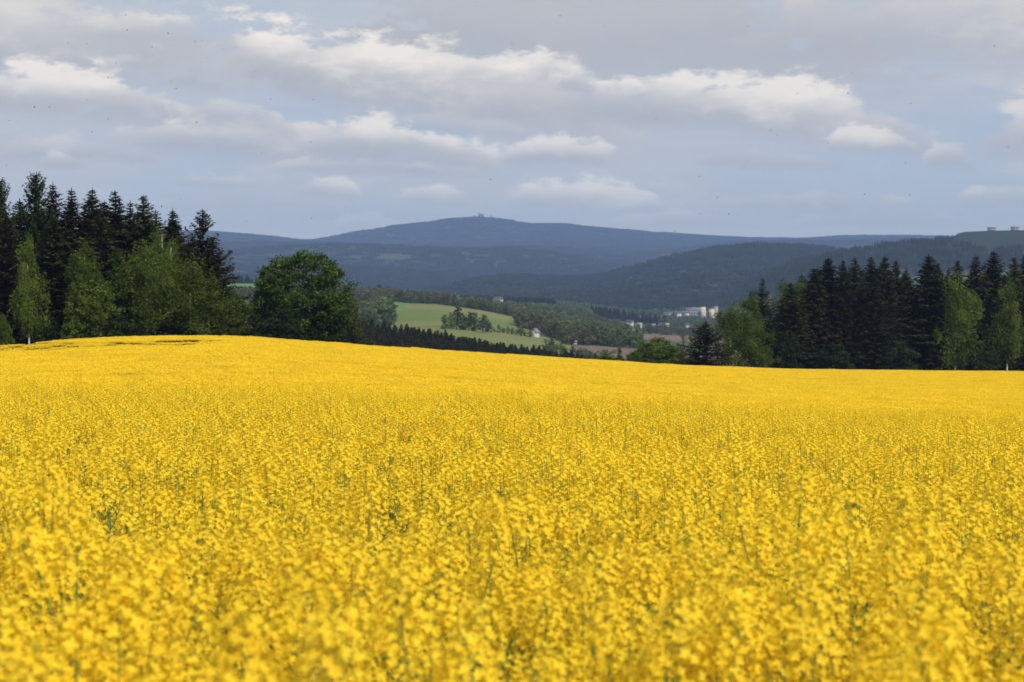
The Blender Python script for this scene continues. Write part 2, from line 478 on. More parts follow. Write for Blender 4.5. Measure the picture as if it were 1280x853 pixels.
def H(x, y):
    """terrain height; x and y are arrays"""
    x = np.asarray(x, float); y = np.asarray(y, float)
    px = px_of(x, y)
    de = DEDGE(px)
    b = BROW(px)
    rows = []   # (distance, z, smooth)
    rows.append((np.full_like(x, -60.0), np.full_like(x, 1.0), 0))
    rows.append((np.full_like(x, 0.0), np.full_like(x, 0.0), 0))
    rows.append((np.full_like(x, 40.0), zpy(b, 40.0) - CROP, 0))
    rows.append((np.full_like(x, 62.0), zpy(b + 19, 62.0) - CROP, 0))
    rows.append((np.full_like(x, 104.0), zpy(b + 3, 104.0) - CROP, 0))
    ze = zpy(EDGE(px), de) - CROP
    zs = zpy(b + 3, 104.0) - CROP
    rows.append((de - 60, zs + (ze - zs) * (de - 60 - 104) / (de - 104) + 0.35, 0))
    rows.append((de, ze, 0))
    rows.append((de + 8, ze - .35, 0))
    rows.append((de + 45, ze - 3.0, 0))
    fl = lut([(-500, 488), (300, 484), (450, 486), (600, 492), (860, 500), (1700, 500)])
    rows.append((np.full_like(x, 560.0), zpy(fl(px), 560.0), 0))
    f2 = lut([(-500, 440), (300, 435), (455, 436), (540, 446), (600, 457), (650, 466), (700, 472), (760, 478), (860, 482), (1700, 486)])
    rows.append((np.full_like(x, 800.0), zpy(f2(px), 800.0), 1))
    rows.append((np.full_like(x, 900.0), zpy(f2(px) + 3, 900.0), 0))
    f3 = lut([(-500, 440), (450, 440), (560, 439), (650, 441), (700, 443), (720, 450), (790, 452), (900, 458), (1700, 462)])
    rows.append((np.full_like(x, 1050.0), zpy(f3(px), 1050.0), 0))
    f4 = lut([(-500, 412), (450, 412), (560, 409), (620, 415), (690, 426), (715, 431), (790, 436), (900, 442), (1700, 446)])
    rows.append((np.full_like(x, 1320.0), zpy(f4(px), 1320.0), 0))
    f5 = lut([(-500, 380), (300, 376), (430, 384), (490, 379), (545, 381), (600, 388), (640, 397), (670, 409), (700, 417), (760, 426), (865, 430), (950, 434), (1700, 440)])
    rows.append((np.full_like(x, 1750.0), zpy(f5(px), 1750.0), 1))
    for k, (yy, fn) in enumerate(KEYS):
        rows.append((np.full_like(x, float(yy)), zpy(fn(px), float(yy)), 1))
    z = rows[0][1].copy()
    for (d0, z0, s0), (d1, z1, s1) in zip(rows[:-1], rows[1:]):
        t = np.clip((y - d0) / np.maximum(d1 - d0, 1e-3), 0, 1)
        if s0: t = t * t * (3 - 2 * t)
        sel = y >= d0
        z = np.where(sel, z0 + (z1 - z0) * t, z)
    amp = np.clip((y - 4300) / 4000, 0, 1) * 60
    lump = (fbm(x / 700, y / 700, 5) - .5) * amp + (fbm(x / 160, y / 160, 9, 3) - .5) * amp * .25
    keep = np.exp(-((y - 4700) / 150) ** 2) * (px > 1180)
    z = z + lump * (1 - keep) * np.where(y > 15000, .45, 1)
    small = (fbm(x / 9, y / 9, 3, 3) - .5) * np.where(y < 500, .22, 0)
    return z + small


def landuse(x, y, z):
    """0 field soil, 1 grass, 2 meadow, 3 young cereal, 4 plough, 5 valley, 6 forest floor, 7 hilltop, 8 clearing"""
    px = px_of(x, y)
    c = np.full(x.shape, 5)
    c[y < DEDGE(px) + 1] = 0
    c[(y >= DEDGE(px) + 1) & (y < 900)] = 1
    edge_low = lut([(545, 1050), (560, 1010), (700, 1010), (712, 1100)])
    wig = (fbm(x / 60, y / 60, 2, 2) - .5) * 30
    c[(y > 930 + wig) & (y < 1320) & (px > 470) & (px < 712 + wig * .2)] = 2
    c[(y > 1330) & (y < 1760 + wig) & (px > 486) & (px < lut([(1300, 700), (1500, 664), (1760, 642)])(y))] = 2
    c[(y > 1600) & (y < 1800 + wig) & (px > 440) & (px < 508)] = 3
    c[(y > 930) & (y < 1330 + wig) & (px >= 712 + wig * .2) & (px < 960)] = 4
    c[(y > 1800) & (y < 2270 + wig) & (px > 788 + wig * .3) & (px < 1000)] = 4
    c[(y > 2250 + wig) & (y < 2520) & (px > 180) & (px < 345)] = 2
    c[(y >= 2520) & (y < 2760) & (px > 180) & (px < 345)] = 3
    c[(y > 2350) & (y < 2700) & (px > 622 + wig * .4) & (px < 692 + wig * .3)] = 2
    hill = y > 4150 + wig * 2
    c[hill] = 6
    cl = fbm(x / 520, y / 210, 21, 4)
    c[hill & (y > 7000) & (y < 12900) & (cl > .655)] = 8
    c[hill & (y > 5000) & (y < 7000) & (cl > .74)] = 8
    c[(y > 8420) & (y < 8700) & (px > 250) & (px < 345 + wig)] = 8
    c[(y > 8330) & (y < 8480) & (px > 415 + wig) & (px < 490)] = 8
    top = (px > 1188 + wig * .05) & (y > 4440 + (1280 - px) * .7 + wig * 1.5) & (y < 5000)
    c[top] = 7
    return c


yrows = np.concatenate([
    np.arange(-30, 60, 1.5), np.arange(60, 480, 4.0), np.arange(480, 1000, 10), np.arange(1000, 2800, 9),
    np.arange(2800, 4300, 25), np.arange(4300, 5500, 22), np.arange(5500, 10000, 45), np.arange(10000, 17600, 90)])
ucols = np.linspace(-0.44, 0.44, 861)
GX = (yrows[:, None] + YS) * ucols[None, :]
GY = np.repeat(yrows[:, None], len(ucols), 1)
GZ = H(GX, GY)
nr, nc = GX.shape
VV = np.stack([GX, GY, GZ], -1).reshape(-1, 3)
ii = np.arange(nr - 1)[:, None] * nc + np.arange(nc - 1)[None]
FF = np.stack([ii, ii + 1, ii + nc + 1, ii + nc], -1).reshape(-1, 4)
cen = VV[FF].mean(1)
LU = landuse(cen[:, 0], cen[:, 1], cen[:, 2])
cy = cen[:, 1]
zones = [
    ('field_ground', (LU == 0), [G_SOIL]),
    ('meadow', np.isin(LU, (2, 3)), [G_MEADOW, G_MEADOW2]),
    ('ploughed_field', LU == 4, [G_PLOUGH]),
    ('valley_ground', np.isin(LU, (1, 5)), [G_GRASS, G_VALLEY]),
    ('hills', np.isin(LU, (6, 7, 8)) & (cy < 12900), [G_HILL, G_HILLTOP, G_CLEAR]),
    ('mountain', np.isin(LU, (6, 7, 8)) & (cy >= 12900), [G_HILL, G_HILLTOP, G_CLEAR]),
]
slot = {0: 0, 1: 0, 2: 0, 3: 1, 4: 0, 5: 1, 6: 0, 7: 1, 8: 2}
SL = np.array([slot[k] for k in range(9)])[LU]
for nm, msk, mats in zones:
    f = FF[msk]
    used, inv = np.unique(f, return_inverse=True)
    me = mesh_from(nm, VV[used], inv.reshape(-1, 4), mats, mi=SL[msk], smooth=True)
    tag(link(nm, me), kind='structure')


def Z(x, y):
    return float(H(np.array([x], float), np.array([y], float))[0])


# ------------------------------------------------------------------ instancing of uncountable masses
def hidden_collection(name, meshes):
    c = bpy.data.collections.new(name)
    for i, me in enumerate(meshes):
        o = bpy.data.objects.new('%s_%02d' % (name, i), me)
        c.objects.link(o)
    return c


def scatter(name, P, R, S, I, meshes, label):
    me = bpy.data.meshes.new(name)
    me.vertices.add(len(P))
    me.vertices.foreach_set('co', P.astype(np.float32).ravel())
    for nm, typ, arr, key in (('rot', 'FLOAT_VECTOR', R, 'vector'), ('scl', 'FLOAT_VECTOR', S, 'vector'), ('idx', 'INT', I, 'value')):
        a = me.attributes.new(nm, typ, 'POINT')
        a.data.foreach_set(key, np.asarray(arr, np.int32 if typ == 'INT' else np.float32).ravel())
    o = link(name, me)
    ng = bpy.data.node_groups.new(name, 'GeometryNodeTree')
    ng.interface.new_socket('Geometry', in_out='INPUT', socket_type='NodeSocketGeometry')
    ng.interface.new_socket('Geometry', in_out='OUTPUT', socket_type='NodeSocketGeometry')
    a = ng.nodes.new('NodeGroupInput'); b = ng.nodes.new('NodeGroupOutput')
    iop = ng.nodes.new('GeometryNodeInstanceOnPoints')
    ci = ng.nodes.new('GeometryNodeCollectionInfo')
    ci.inputs['Collection'].default_value = hidden_collection(name + '_kinds', meshes)
    ci.inputs['Separate Children'].default_value = True
    ci.inputs['Reset Children'].default_value = True
    iop.inputs['Pick Instance'].default_value = True

    def attr(nm, typ):
        n = ng.nodes.new('GeometryNodeInputNamedAttribute'); n.data_type = typ
        n.inputs['Name'].default_value = nm
        return n.outputs['Attribute']
    L = ng.links.new
    L(a.outputs[0], iop.inputs['Points']); L(ci.outputs[0], iop.inputs['Instance'])
    e = ng.nodes.new('FunctionNodeEulerToRotation')
    L(attr('rot', 'FLOAT_VECTOR'), e.inputs[0]); L(e.outputs[0], iop.inputs['Rotation'])
    L(attr('scl', 'FLOAT_VECTOR'), iop.inputs['Scale']); L(attr('idx', 'INT'), iop.inputs['Instance Index'])
    L(iop.outputs[0], b.inputs[0])
    m = o.modifiers.new('scatter', 'NODES'); m.node_group = ng
    tag(o, label, name.replace('_', ' '), kind='stuff')
    return o


# ------------------------------------------------------------------ rapeseed plants
def flower_head(g, base, ax, r, rad=.042, hgt=.085, nfl=13, petal=.0058, lod=0):
    """a raceme: open four-petalled flowers in a dome round the axis, a knot of buds on top"""
    ax = unit(np.asarray(ax, float))
    s1 = unit(np.cross(ax, [0.3, 0.9, 0.1])); s2 = np.cross(ax, s1)
    if lod < 2:
        n = nfl
        k = (np.arange(n) + r.random(n) * .7) / n
        th = np.arange(n) * 2.4 + r.random(n) * .7
        rr = rad * (1.05 - .62 * k) * r.uniform(.8, 1.15, n)
        out = np.cos(th)[:, None] * s1 + np.sin(th)[:, None] * s2
        c = base + ax * (hgt * k)[:, None] + out * rr[:, None]
        nrm = unit(out * (1.1 - .6 * k)[:, None] + ax * (.45 + k)[:, None] + r.normal(size=(n, 3)) * .25)
        d = unit(np.cross(nrm, r.normal(size=(n, 3)))); u = np.cross(nrm, d)
        for q in range(4):
            a = q * pi / 2 + .2
            D = np.cos(a) * d + np.sin(a) * u
            U = -np.sin(a) * d + np.cos(a) * u
            Dp = unit(D + nrm * .28)
            L = petal * r.uniform(.85, 1.15, n)
            leaves(g, c + Dp * L[:, None] * .95, L, L * .72, Dp, U, r.uniform(.15, 1, n), 0)
        if lod == 0:
            for i in range(n):
                g.add([base + ax * hgt * k[i] * .8 - s1 * .0007, base + ax * hgt * k[i] * .8 + s1 * .0007, c[i]], [(0, 1, 2)], .6, 1)
        nb = 12 if lod == 0 else 6
        bc = base + ax * hgt * 1.02 + unit(r.normal(size=(nb, 3))) * r.uniform(0, .009, nb)[:, None]
        d, u = rand_frames(nb, r)
        leaves(g, bc, .005, .0028, unit(d + ax * 1.2), u, r.random(nb), 2)
        leaves(g, bc, .005, .0028, unit(d + ax * 1.2), np.cross(unit(d + ax), u), r.random(nb), 2)
    else:
        n = nfl
        c = base + ax * (r.random(n) * hgt)[:, None] + unit(r.normal(size=(n, 3))) * (rad * r.uniform(.4, 1.05, n))[:, None]
        d, u = rand_frames(n, r, 1.3)
        leaves(g, c, petal, petal * .85, d, u, r.uniform(.60, .95, n), 0)


HM = [M_PETAL, M_STEM, M_BUD]


def plant_layout(r, h):
    """main stem curve and the tips of its branches"""
    lean = r.normal(size=2) * .045
    bow = r.normal(size=2) * .03
    def stem(t):
        t = np.asarray(t)[..., None]
        return np.concatenate([t * lean + (t * t - t) * bow, t], -1) * h
    tips = []
    nb = r.integers(3, 5)
    for k in range(nb):
        t0 = r.uniform(.42, .78)
        a = k * 2.4 + r.random() * 1.2
        ln = r.uniform(.14, .34)
        p0 = stem(t0)
        out = np.array([cos(a), sin(a), 0])
        p1 = p0 + out * ln * .35 + np.array([0, 0, ln * .45])
        p2 = p0 + out * ln * .48 + np.array([0, 0, min(ln * 1.1, h * .97 - p0[2])])
        tips.append((p0, p1, p2))
    return stem, tips


def rape_stem_geo(g, stem, tips, sides=5, mi=1):
    t = np.linspace(0, .985, 7)
    tube(g, stem(t), np.linspace(.0055, .0018, 7), sides, .5, mi)
    for p0, p1, p2 in tips:
        tt = np.linspace(0, 1, 5)[:, None]
        pts = (1 - tt) ** 2 * p0 + 2 * tt * (1 - tt) * p1 + tt ** 2 * p2
        tube(g, pts, np.linspace(.003, .0013, 5), max(3, sides - 1), .7, mi)


def rape_leaf_geo(g, stem, r, n=4, mi=0, h=1.2):
    for k in range(n):
        t0 = r.uniform(.12, .62)
        a = r.uniform(0, 2 * pi)
        L = r.uniform(.10, .22) * (1.2 - t0); W = L * .2
        out = np.array([cos(a), sin(a), 0]); sd_ = np.array([-sin(a), cos(a), 0])
        p = stem(t0)
        s = np.linspace(0, 1, 5)
        mid = p + out * (s * L)[:, None] + np.array([0, 0, 1]) * ((.35 * s - .6 * s * s) * L)[:, None]
        w = (np.sin(s * pi * .85 + .25) * W)[:, None] * sd_
        V = np.concatenate([mid - w, mid + w])
        g.add(V, [(i, i + 1, i + 6, i + 5) for i in range(4)], r.random(), mi)


def seedpods(g, stem, r, h, mi=1):
    for k in range(7):
        t0 = r.uniform(.78, .93); a = r.uniform(0, 2 * pi)
        p = stem(t0); L = r.uniform(.03, .06)
        e = p + np.array([cos(a) * .8, sin(a) * .8, .6]) * L
        tube(g, [p, (p + e) / 2, e], [.0007, .0011, .0004], 3, .9, mi)


# five detailed plants, built as separate parts; used whole for the crop mass
PLANTS = []
for s in range(7):
    r = np.random.default_rng(100 + s)
    h = 1.0
    stem, tips = plant_layout(r, h)
    gs = Geo(); rape_stem_geo(gs, stem, tips, 5, 0); seedpods(gs, stem, r, h, 0)
    gls = []
    for q in range(3):
        gl = Geo(); rape_leaf_geo(gl, stem, r, 1); gls.append(gl)
    heads = []
    top = stem(.985)
    gh = Geo(); flower_head(gh, top - [0, 0, .055], [0.05 * r.normal(), .05 * r.normal(), 1], r, .066, .13, 74)
    heads.append(gh)
    for p0, p1, p2 in tips:
        gh = Geo(); flower_head(gh, p2 - unit(p2 - p1) * .035, unit(p2 - p1) + np.array([0, 0, .6]), r, r.uniform(.044, .056), r.uniform(.08, .115), int(r.integers(38, 56)))
        heads.append(gh)
    PLANTS.append(dict(stem=gs.mesh('stem', [M_STEM]), leaf=[q.mesh('leaf', [M_RLEAF]) for q in gls],
                       heads=[q.mesh('flower_head', HM) for q in heads]))


def crop_patch(seed, size, per_m2, lod, bare=0.0, hmul=1.0):
    """a tile of crop; the near ones are made of whole detailed plants"""
    r = np.random.default_rng(seed)
    g = Geo()
    n = int(per_m2 * size * size)
    for k in range(n):
        x, y = (r.random(2) - .5) * size
        h = hmul * (CROP + r.normal() * (.12 if lod < 2 else .025))
        if lod < 2:
            stem, tips = plant_layout(r, h)
            q = Geo()
            rape_stem_geo(q, stem, tips, 3)
            tp = [(stem(.985) - [0, 0, .05], np.array([0, 0, 1.]))] + [(p2 - unit(p2 - p1) * .035, unit(p2 - p1) + [0, 0, .6]) for p0, p1, p2 in tips]
            for i, (b, a) in enumerate(tp):
                if r.random() < bare: continue
                flower_head(q, b, a, r, .056 if i == 0 else .048, .12 if i == 0 else .09, 26 if i == 0 else 19, .0086, 1)
            g2 = Geo(); rape_leaf_geo(g2, stem, r, 3, 3)
            q.merge(g2.arrays())
            g.merge(q.arrays(), off=(x, y, 0), dt=r.normal() * .08)
        else:
            zt = h
            if r.random() >= bare:
                for i in range(5):
                    o = np.array([x + r.normal() * .09, y + r.normal() * .09, zt - abs(r.normal()) * .05 - .05])
                    flower_head(g, o, [0, 0, 1], r, .058, .05, 10, .037, 2)
            # green under-storey
            m_ = 4
            c = np.array([x, y, 0]) + np.stack([r.normal(size=m_) * .1, r.normal(size=m_) * .1, r.uniform(.35, .93, m_) * h], 1)
            d, u = rand_frames(m_, r)
            leaves(g, c, .10, .035, d, u, r.random(m_), 3)
            leaves(g, np.array([[x, y, h * .6]]), .38, .006, np.array([[0.03, 0, 1.]]), np.array([[1., 0, 0]]), .5, 1)
    return g.mesh('crop_patch', HM + [M_RLEAF])


mid_tiles = [crop_patch(300 + k, 1.0, 17, 1) for k in range(8)]
far_tiles = [crop_patch(400 + k, 2.5, 22, 2) for k in range(5)]
far_green = [crop_patch(450 + k, 2.5, 22, 2, bare=.88, hmul=.77) for k in range(2)]
far_thin = [crop_patch(460 + k, 2.5, 20, 2, bare=.30, hmul=.95) for k in range(2)]

# the 290 plants that show largest stand in front as objects of their own
def in_view(x, y, m=0.0):
    return abs(x) < y * (640 / F) + m


def place_front_plants():
    r = np.random.default_rng(11)
    pts = []
    tries = 0
    while len(pts) < 290 and tries < 60000:
        tries += 1
        y = 2.35 + (8.1 - 2.35) * math.sqrt(r.random()) if tries > 0 else 0
        x = r.uniform(-1, 1) * (y * .268 + .12)
        if all((x - a) ** 2 + (y - b) ** 2 > .175 ** 2 for a, b in pts):
            pts.append((x, y))
    protos = []
    for k, P in enumerate(PLANTS):
        protos.append(P)
    for i, (x, y) in enumerate(pts):
        P = protos[i % len(protos)]
        root = bpy.data.objects.new('rapeseed_plant', None)
        COL.objects.link(root)
        root.empty_display_size = .1
        h = CROP + r.normal() * .125 + (r.random() < .05) * .10
        if y < 3.1: h = CROP + r.uniform(0, .22)
        root.location = (x, y, Z(x, y))
        root.rotation_euler = (r.normal() * .03, r.normal() * .03, r.uniform(0, 2 * pi))
        root.scale = (1.2, 1.2, h)
        tag(root, 'rapeseed plant with yellow blossom heads in the closest rows at the bottom edge',
            'rapeseed plant', 'rapeseed plants in the closest rows')
        for nm, me in [('stem', P['stem'])] + [('leaf', m) for m in P['leaf']] + [('flower_head', m) for m in P['heads']]:
            c = bpy.data.objects.new(nm, me)
            COL.objects.link(c)
            c.parent = root
    return pts


front = place_front_plants()
YN = 8.1


def slope(x, y, d=1.5):
    return (H(x + d, y) - H(x - d, y)) / (2 * d), (H(x, y + d) - H(x, y - d)) / (2 * d)


def crop_mass():
    r = np.random.default_rng(5)
    Pl, Rl, Sl, Il = [], [], [], []
    tiles = mid_tiles + far_tiles + far_green + far_thin

    def emit(x, y, idx, s=None, dz=None):
        z = H(x, y)
        sx, sy = slope(x, y)
        P = np.stack([x, y, z + (dz if dz is not None else 0)], 1)
        yaw = r.integers(0, 4, len(x)) * (pi / 2)
        # tilt in the tile's own frame so that it follows the ground after its yaw
        c, s_ = np.cos(yaw), np.sin(yaw)
        tx = sx * c + sy * s_; ty = -sx * s_ + sy * c
        R = np.stack([np.arctan(ty), -np.arctan(tx), yaw], 1)
        S = np.ones((len(x), 3)) if s is None else s
        Pl.append(P); Rl.append(R); Sl.append(S); Il.append(idx)
    # near and middle crop in 1 m tiles
    X, Y = np.meshgrid(np.arange(-17, 17.1, 1.0), np.arange(-2.5, 66, 1.0))
    x = X.ravel(); y = Y.ravel()
    k = (np.abs(x) < (y + 3) * .34 + 2.5)
    k &= ~((y < 2.5) & (np.abs(x) < 1.6))         # where the photographer stands: the field edge
    k &= ~((np.abs(x) + .5 < y * .268) & (y > 2.2) & (y + .5 < YN))
    k &= ~((np.abs(x) < 1.0) & (y < 3.4))
    x, y = x[k], y[k]
    s = np.ones((len(x), 3)); s[:, 2] = 1 + (fbm(x / 2.0, y / 2.0, 8, 2) - .5) * .16
    emit(x, y, r.integers(0, len(mid_tiles), len(x)), s)
    # far crop in 2.5 m tiles up to the wood edge
    X, Y = np.meshgrid(np.arange(-170, 170, 2.4), np.arange(60, 470, 2.4))
    x = X.ravel(); y = Y.ravel()
    px = 640 + F * x / y
    k = (px > -260) & (px < 1540) & (y < DEDGE(px) - .8)
    x, y, px = x[k], y[k], px[k]
    a, b = len(mid_tiles), len(mid_tiles) + len(far_tiles)
    idx = a + r.integers(0, len(far_tiles), len(x))
    py = 426.5 - F * np.tan(np.arctan((H(x, y) + CROP - EYE) / y) + PITCH)
    w = (fbm(x / 14, y / 14, 31, 3) - .5) * 7
    ln = lut([(-300, 433), (0, 433.5), (60, 432), (160, 429), (220, 428.3), (270, 426.5), (330, 424)])(px)
    half = lut([(-300, 4.2), (60, 4.2), (100, 2.2), (150, 1.2), (190, 1.5), (225, 2.4), (262, 1.8), (285, 0), (400, 0)])(px)
    green = (np.abs(py - ln + w * .12) < half * 1.5) & (r.random(len(px)) < .82)
    idx[green] = b + r.integers(0, 2, green.sum())
    thin = ~green & (half > .25) & (np.abs(py - ln - 1) < half + 1.6)
    for (p0, p1, p2) in (((100, 443), (290, 461), (640, 476)), ((190, 440), (420, 458), (760, 478)), ((60, 462), (330, 478), (620, 487)), ((560, 462), (860, 472), (1280, 478))):
        l2 = np.interp(px, [p0[0], p1[0], p2[0]], [p0[1], p1[1], p2[1]], left=-99, right=-99)
        thin |= (np.abs(py - l2) < .85) & (r.random(len(px)) < .7)
    thin &= ~green
    idx[thin] = b + 2 + r.integers(0, 2, thin.sum())
    s = np.ones((len(x), 3)); s[:, 2] = 1 + (fbm(x / 5, y / 5, 8, 2) - .5) * .12
    emit(x, y, idx, s)
    scatter('rapeseed_crop', np.vstack(Pl), np.vstack(Rl), np.vstack(Sl), np.concatenate(Il), tiles,
            'dense mass of yellow flowering rapeseed filling the field behind the closest rows')


crop_mass()


# ------------------------------------------------------------------ trees
def trunk_geo(g, h, r0, r, lean=.02, mi=0, sides=7, top=.97):
    t = np.linspace(0, top, 9)
    wob = np.cumsum(r.normal(size=(9, 2)) * lean * h / 9, 0)
    pts = np.stack([wob[:, 0], wob[:, 1], t * h], 1)
    pts[0, 2] = -.6
    rad = r0 * (1 - t) ** .8 + .015
    rad[0] *= 1.35
    tube(g, pts, rad, sides, .5, mi)
    return pts


def spruce_geo(seed, h, rad, dense=1.0, open_=0.0, low=.06, card=.30, upturn=.25, taper=.76):
    """crown of a conifer: whorls of drooping boughs set with needle sprays"""
    r = np.random.default_rng(seed)
    g = Geo(); gt = Geo()
    trunk_geo(gt, h, h * .013, r, .008)
    z = low * h
    card0 = card
    C, D, U, L, W, T = [], [], [], [], [], []
    while z < h * .985:
        k = z / h
        R = rad * 1.35 * (1 - k) ** taper * r.uniform(.72, 1.12) + .05
        card = card0 * (.42 + .58 * min(1.0, (1 - k) * 4.5))
        if k < .2: R *= .75 + k * 1.2
        nb = max(4, int((8.5 - 3 * k) * dense))
        a0 = r.random() * 6.28
        for b in range(nb):
            if r.random() < open_ * .35: continue
            a = a0 + b * 6.283 / nb + r.normal() * .22
            Rb = R * r.uniform(.62, 1.18)
            o = np.array([cos(a), sin(a), 0]); sd_ = np.array([-sin(a), cos(a), 0])
            rise = .55 * (k - .45) + r.normal() * .08
            n = max(2, int(Rb / (card * .62)))
            t = (np.arange(n) + r.random(n) * .5 + .35) / n
            t = t[t < 1.08]
            n = len(t)
            zz = z + Rb * (rise * t - .30 * t * (1 - k) + upturn * t ** 3)
            c = o * (t * Rb)[:, None]; c[:, 2] = zz
            wide = card * (1.3 - .75 * t)
            for sgn in (-1, 1, 0):
                cc = c + sd_ * (sgn * wide * .75 * r.uniform(.6, 1.2, n))[:, None] + r.normal(size=(n, 3)) * card * .16
                cc[:, 2] -= abs(sgn) * card * .18
                dd = unit(o + sd_ * (.75 * sgn) + r.normal(size=(n, 3)) * .28 + np.array([0, 0, -.12 - .25 * (1 - k)]))
                nn = unit(np.array([0, 0, 1.]) + r.normal(size=(n, 3)) * .42)
                uu = unit(np.cross(nn, dd))
                C.append(cc); D.append(dd); U.append(uu)
                L.append(card * r.uniform(.75, 1.2, n)); W.append(card * r.uniform(.26, .44, n))
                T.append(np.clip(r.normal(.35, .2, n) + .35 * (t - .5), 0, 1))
            # hanging twigs
            cc = c + r.normal(size=(n, 3)) * card * .2; cc[:, 2] -= card * .55
            C.append(cc); D.append(unit(np.array([0, 0, -1.]) + r.normal(size=(n, 3)) * .25)); U.append(unit(np.cross(D[-1], o + r.normal(size=(n, 3)) * .6)))
            L.append(card * r.uniform(.5, .95, n)); W.append(card * r.uniform(.2, .36, n)); T.append(r.uniform(0, .5, n))
        z += r.uniform(.32, .55) * (card0 / .30) ** .6 * (.6 + .4 * min(1, (1 - k) * 4))
    C, D, U = map(np.vstack, (C, D, U))
    L, W, T = map(np.concatenate, (L, W, T))
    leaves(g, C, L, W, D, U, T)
    # leader
    leaves(g, np.array([[0, 0, h * .985], [0, 0, h * .97]]), np.array([.55, .5]), np.array([.05, .09]), np.array([[0, 0, 1.], [0, 0, 1.]]), np.array([[1., 0, 0], [0, 1., 0]]), .3)
    return gt, g


def broad_geo(seed, h, prof, nclump, nleaf, leaf, clump=.8, hang=0.0, rough=.22, trunk=.013, bark_sides=6, limbs=14, shell=.55):
    """crown of a broadleaf tree; prof = [(height fraction, radius in metres), ...]"""
    r = np.random.default_rng(seed)
    g = Geo(); gt = Geo()
    pts = trunk_geo(gt, h, h * trunk, r, .03, sides=bark_sides, top=.9)
    zk = np.array([p[0] for p in prof]); rk = np.array([p[1] for p in prof])
    dens = rk ** 1.3 + .15
    zz = np.linspace(zk[0], zk[-1], 200)
    w = np.interp(zz, zk, dens); w /= w.sum()
    kz = r.choice(zz, nclump, p=w) + r.normal(size=nclump) * .008
    a = r.uniform(0, 2 * pi, nclump)
    lob = 1 + rough * (np.sin(a * 3 + kz * 17 + seed) * .5 + np.sin(a * 5 - kz * 31 + 2 * seed) * .35 + r.normal(size=nclump) * .45)
    R = np.interp(kz, zk, rk) * lob * (r.random(nclump) ** (1 - shell)) 
    ax = np.stack([np.interp(kz * h, pts[:, 2], pts[:, 0]), np.interp(kz * h, pts[:, 2], pts[:, 1])], 1)
    C = np.stack([ax[:, 0] + np.cos(a) * R, ax[:, 1] + np.sin(a) * R, kz * h], 1)
    cs = clump * r.uniform(.55, 1.25, nclump)
    ct = np.clip(r.normal(.5, .22, nclump), 0, 1)
    n = nleaf
    off = r.normal(size=(nclump, n, 3)) * np.array([.42, .42, .30 + hang * .55]) * cs[:, None, None]
    # leaves gather near the upper skin of each clump
    off[:, :, 2] = off[:, :, 2] - hang * np.abs(r.normal(size=(nclump, n))) * cs[:, None] * .6
    LC = (C[:, None] + off).reshape(-1, 3)
    m = len(LC)
    d, u = rand_frames(m, r, .9)
    if hang > 0:
        d = unit(d + np.array([0, 0, -1.2 * hang])); u = unit(np.cross(d, r.normal(size=(m, 3))))
    T = np.clip(np.repeat(ct, n) + r.normal(size=m) * .16 , 0, 1)
    s = leaf * r.uniform(.6, 1.25, m)
    leaves(g, LC, s, s * .62, d, u, T)
    for i in r.choice(nclump, min(limbs, nclump), replace=False):
        k0 = max(.12, kz[i] - r.uniform(.08, .22))
        p0 = np.array([np.interp(k0 * h, pts[:, 2], pts[:, 0]), np.interp(k0 * h, pts[:, 2], pts[:, 1]), k0 * h])
        p2 = C[i]; p1 = (p0 + p2) / 2 + np.array([0, 0, -.12 * h * .1])
        tube(gt, [p0, p1, p2], [h * trunk * (.38 if trunk > .0095 else .22) * (1 - k0 * .6), h * trunk * (.22 if trunk > .0095 else .12), .012], 4, .5)
    return gt, g


class Kind:
    def __init__(self, name, cat, geo, h, bark, leaf):
        gt, g = geo
        self.name, self.cat, self.h = name, cat, h
        self.trunk = gt.mesh('trunk', [bark]); self.crown = g.mesh('crown', [leaf])
        V = g.arrays()[0]
        self.top = V[:, 2].max()
        self.half = np.percentile(np.abs(V[:, 0]), 98)


def K(*a):
    return Kind(*a)


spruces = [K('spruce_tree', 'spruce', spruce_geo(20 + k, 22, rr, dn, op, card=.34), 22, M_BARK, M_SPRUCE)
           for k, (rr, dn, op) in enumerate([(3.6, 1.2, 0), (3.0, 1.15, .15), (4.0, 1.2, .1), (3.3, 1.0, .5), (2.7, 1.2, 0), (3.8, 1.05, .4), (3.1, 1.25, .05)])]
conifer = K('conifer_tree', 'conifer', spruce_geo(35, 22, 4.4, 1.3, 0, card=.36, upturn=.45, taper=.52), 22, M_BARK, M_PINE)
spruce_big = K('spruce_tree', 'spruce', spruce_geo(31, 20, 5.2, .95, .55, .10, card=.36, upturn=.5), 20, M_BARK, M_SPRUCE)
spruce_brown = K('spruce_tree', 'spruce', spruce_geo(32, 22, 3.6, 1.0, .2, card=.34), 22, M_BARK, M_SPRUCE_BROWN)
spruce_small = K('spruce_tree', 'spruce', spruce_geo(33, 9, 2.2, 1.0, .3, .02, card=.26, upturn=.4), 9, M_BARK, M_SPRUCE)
pine = K('pine_tree', 'pine', broad_geo(34, 22, [(.30, 1.5), (.5, 2.6), (.75, 3.1), (.92, 2.0), (1.0, .5)], 120, 110, .20, 1.0, 0, .35), 22, M_BARK, M_PINE)
birch_prof = [(.10, 1.0), (.25, 2.0), (.45, 2.7), (.65, 2.5), (.85, 1.5), (1.0, .25)]
birches = [K('birch_tree', 'birch', broad_geo(40 + k, 15, [(a, b * w) for a, b in birch_prof], 64, 185, .15, 1.2, .6, .75, .009), 15, M_BIRCHBARK, M_BIRCH)
           for k, w in enumerate((.85, 1.0, 1.2))]
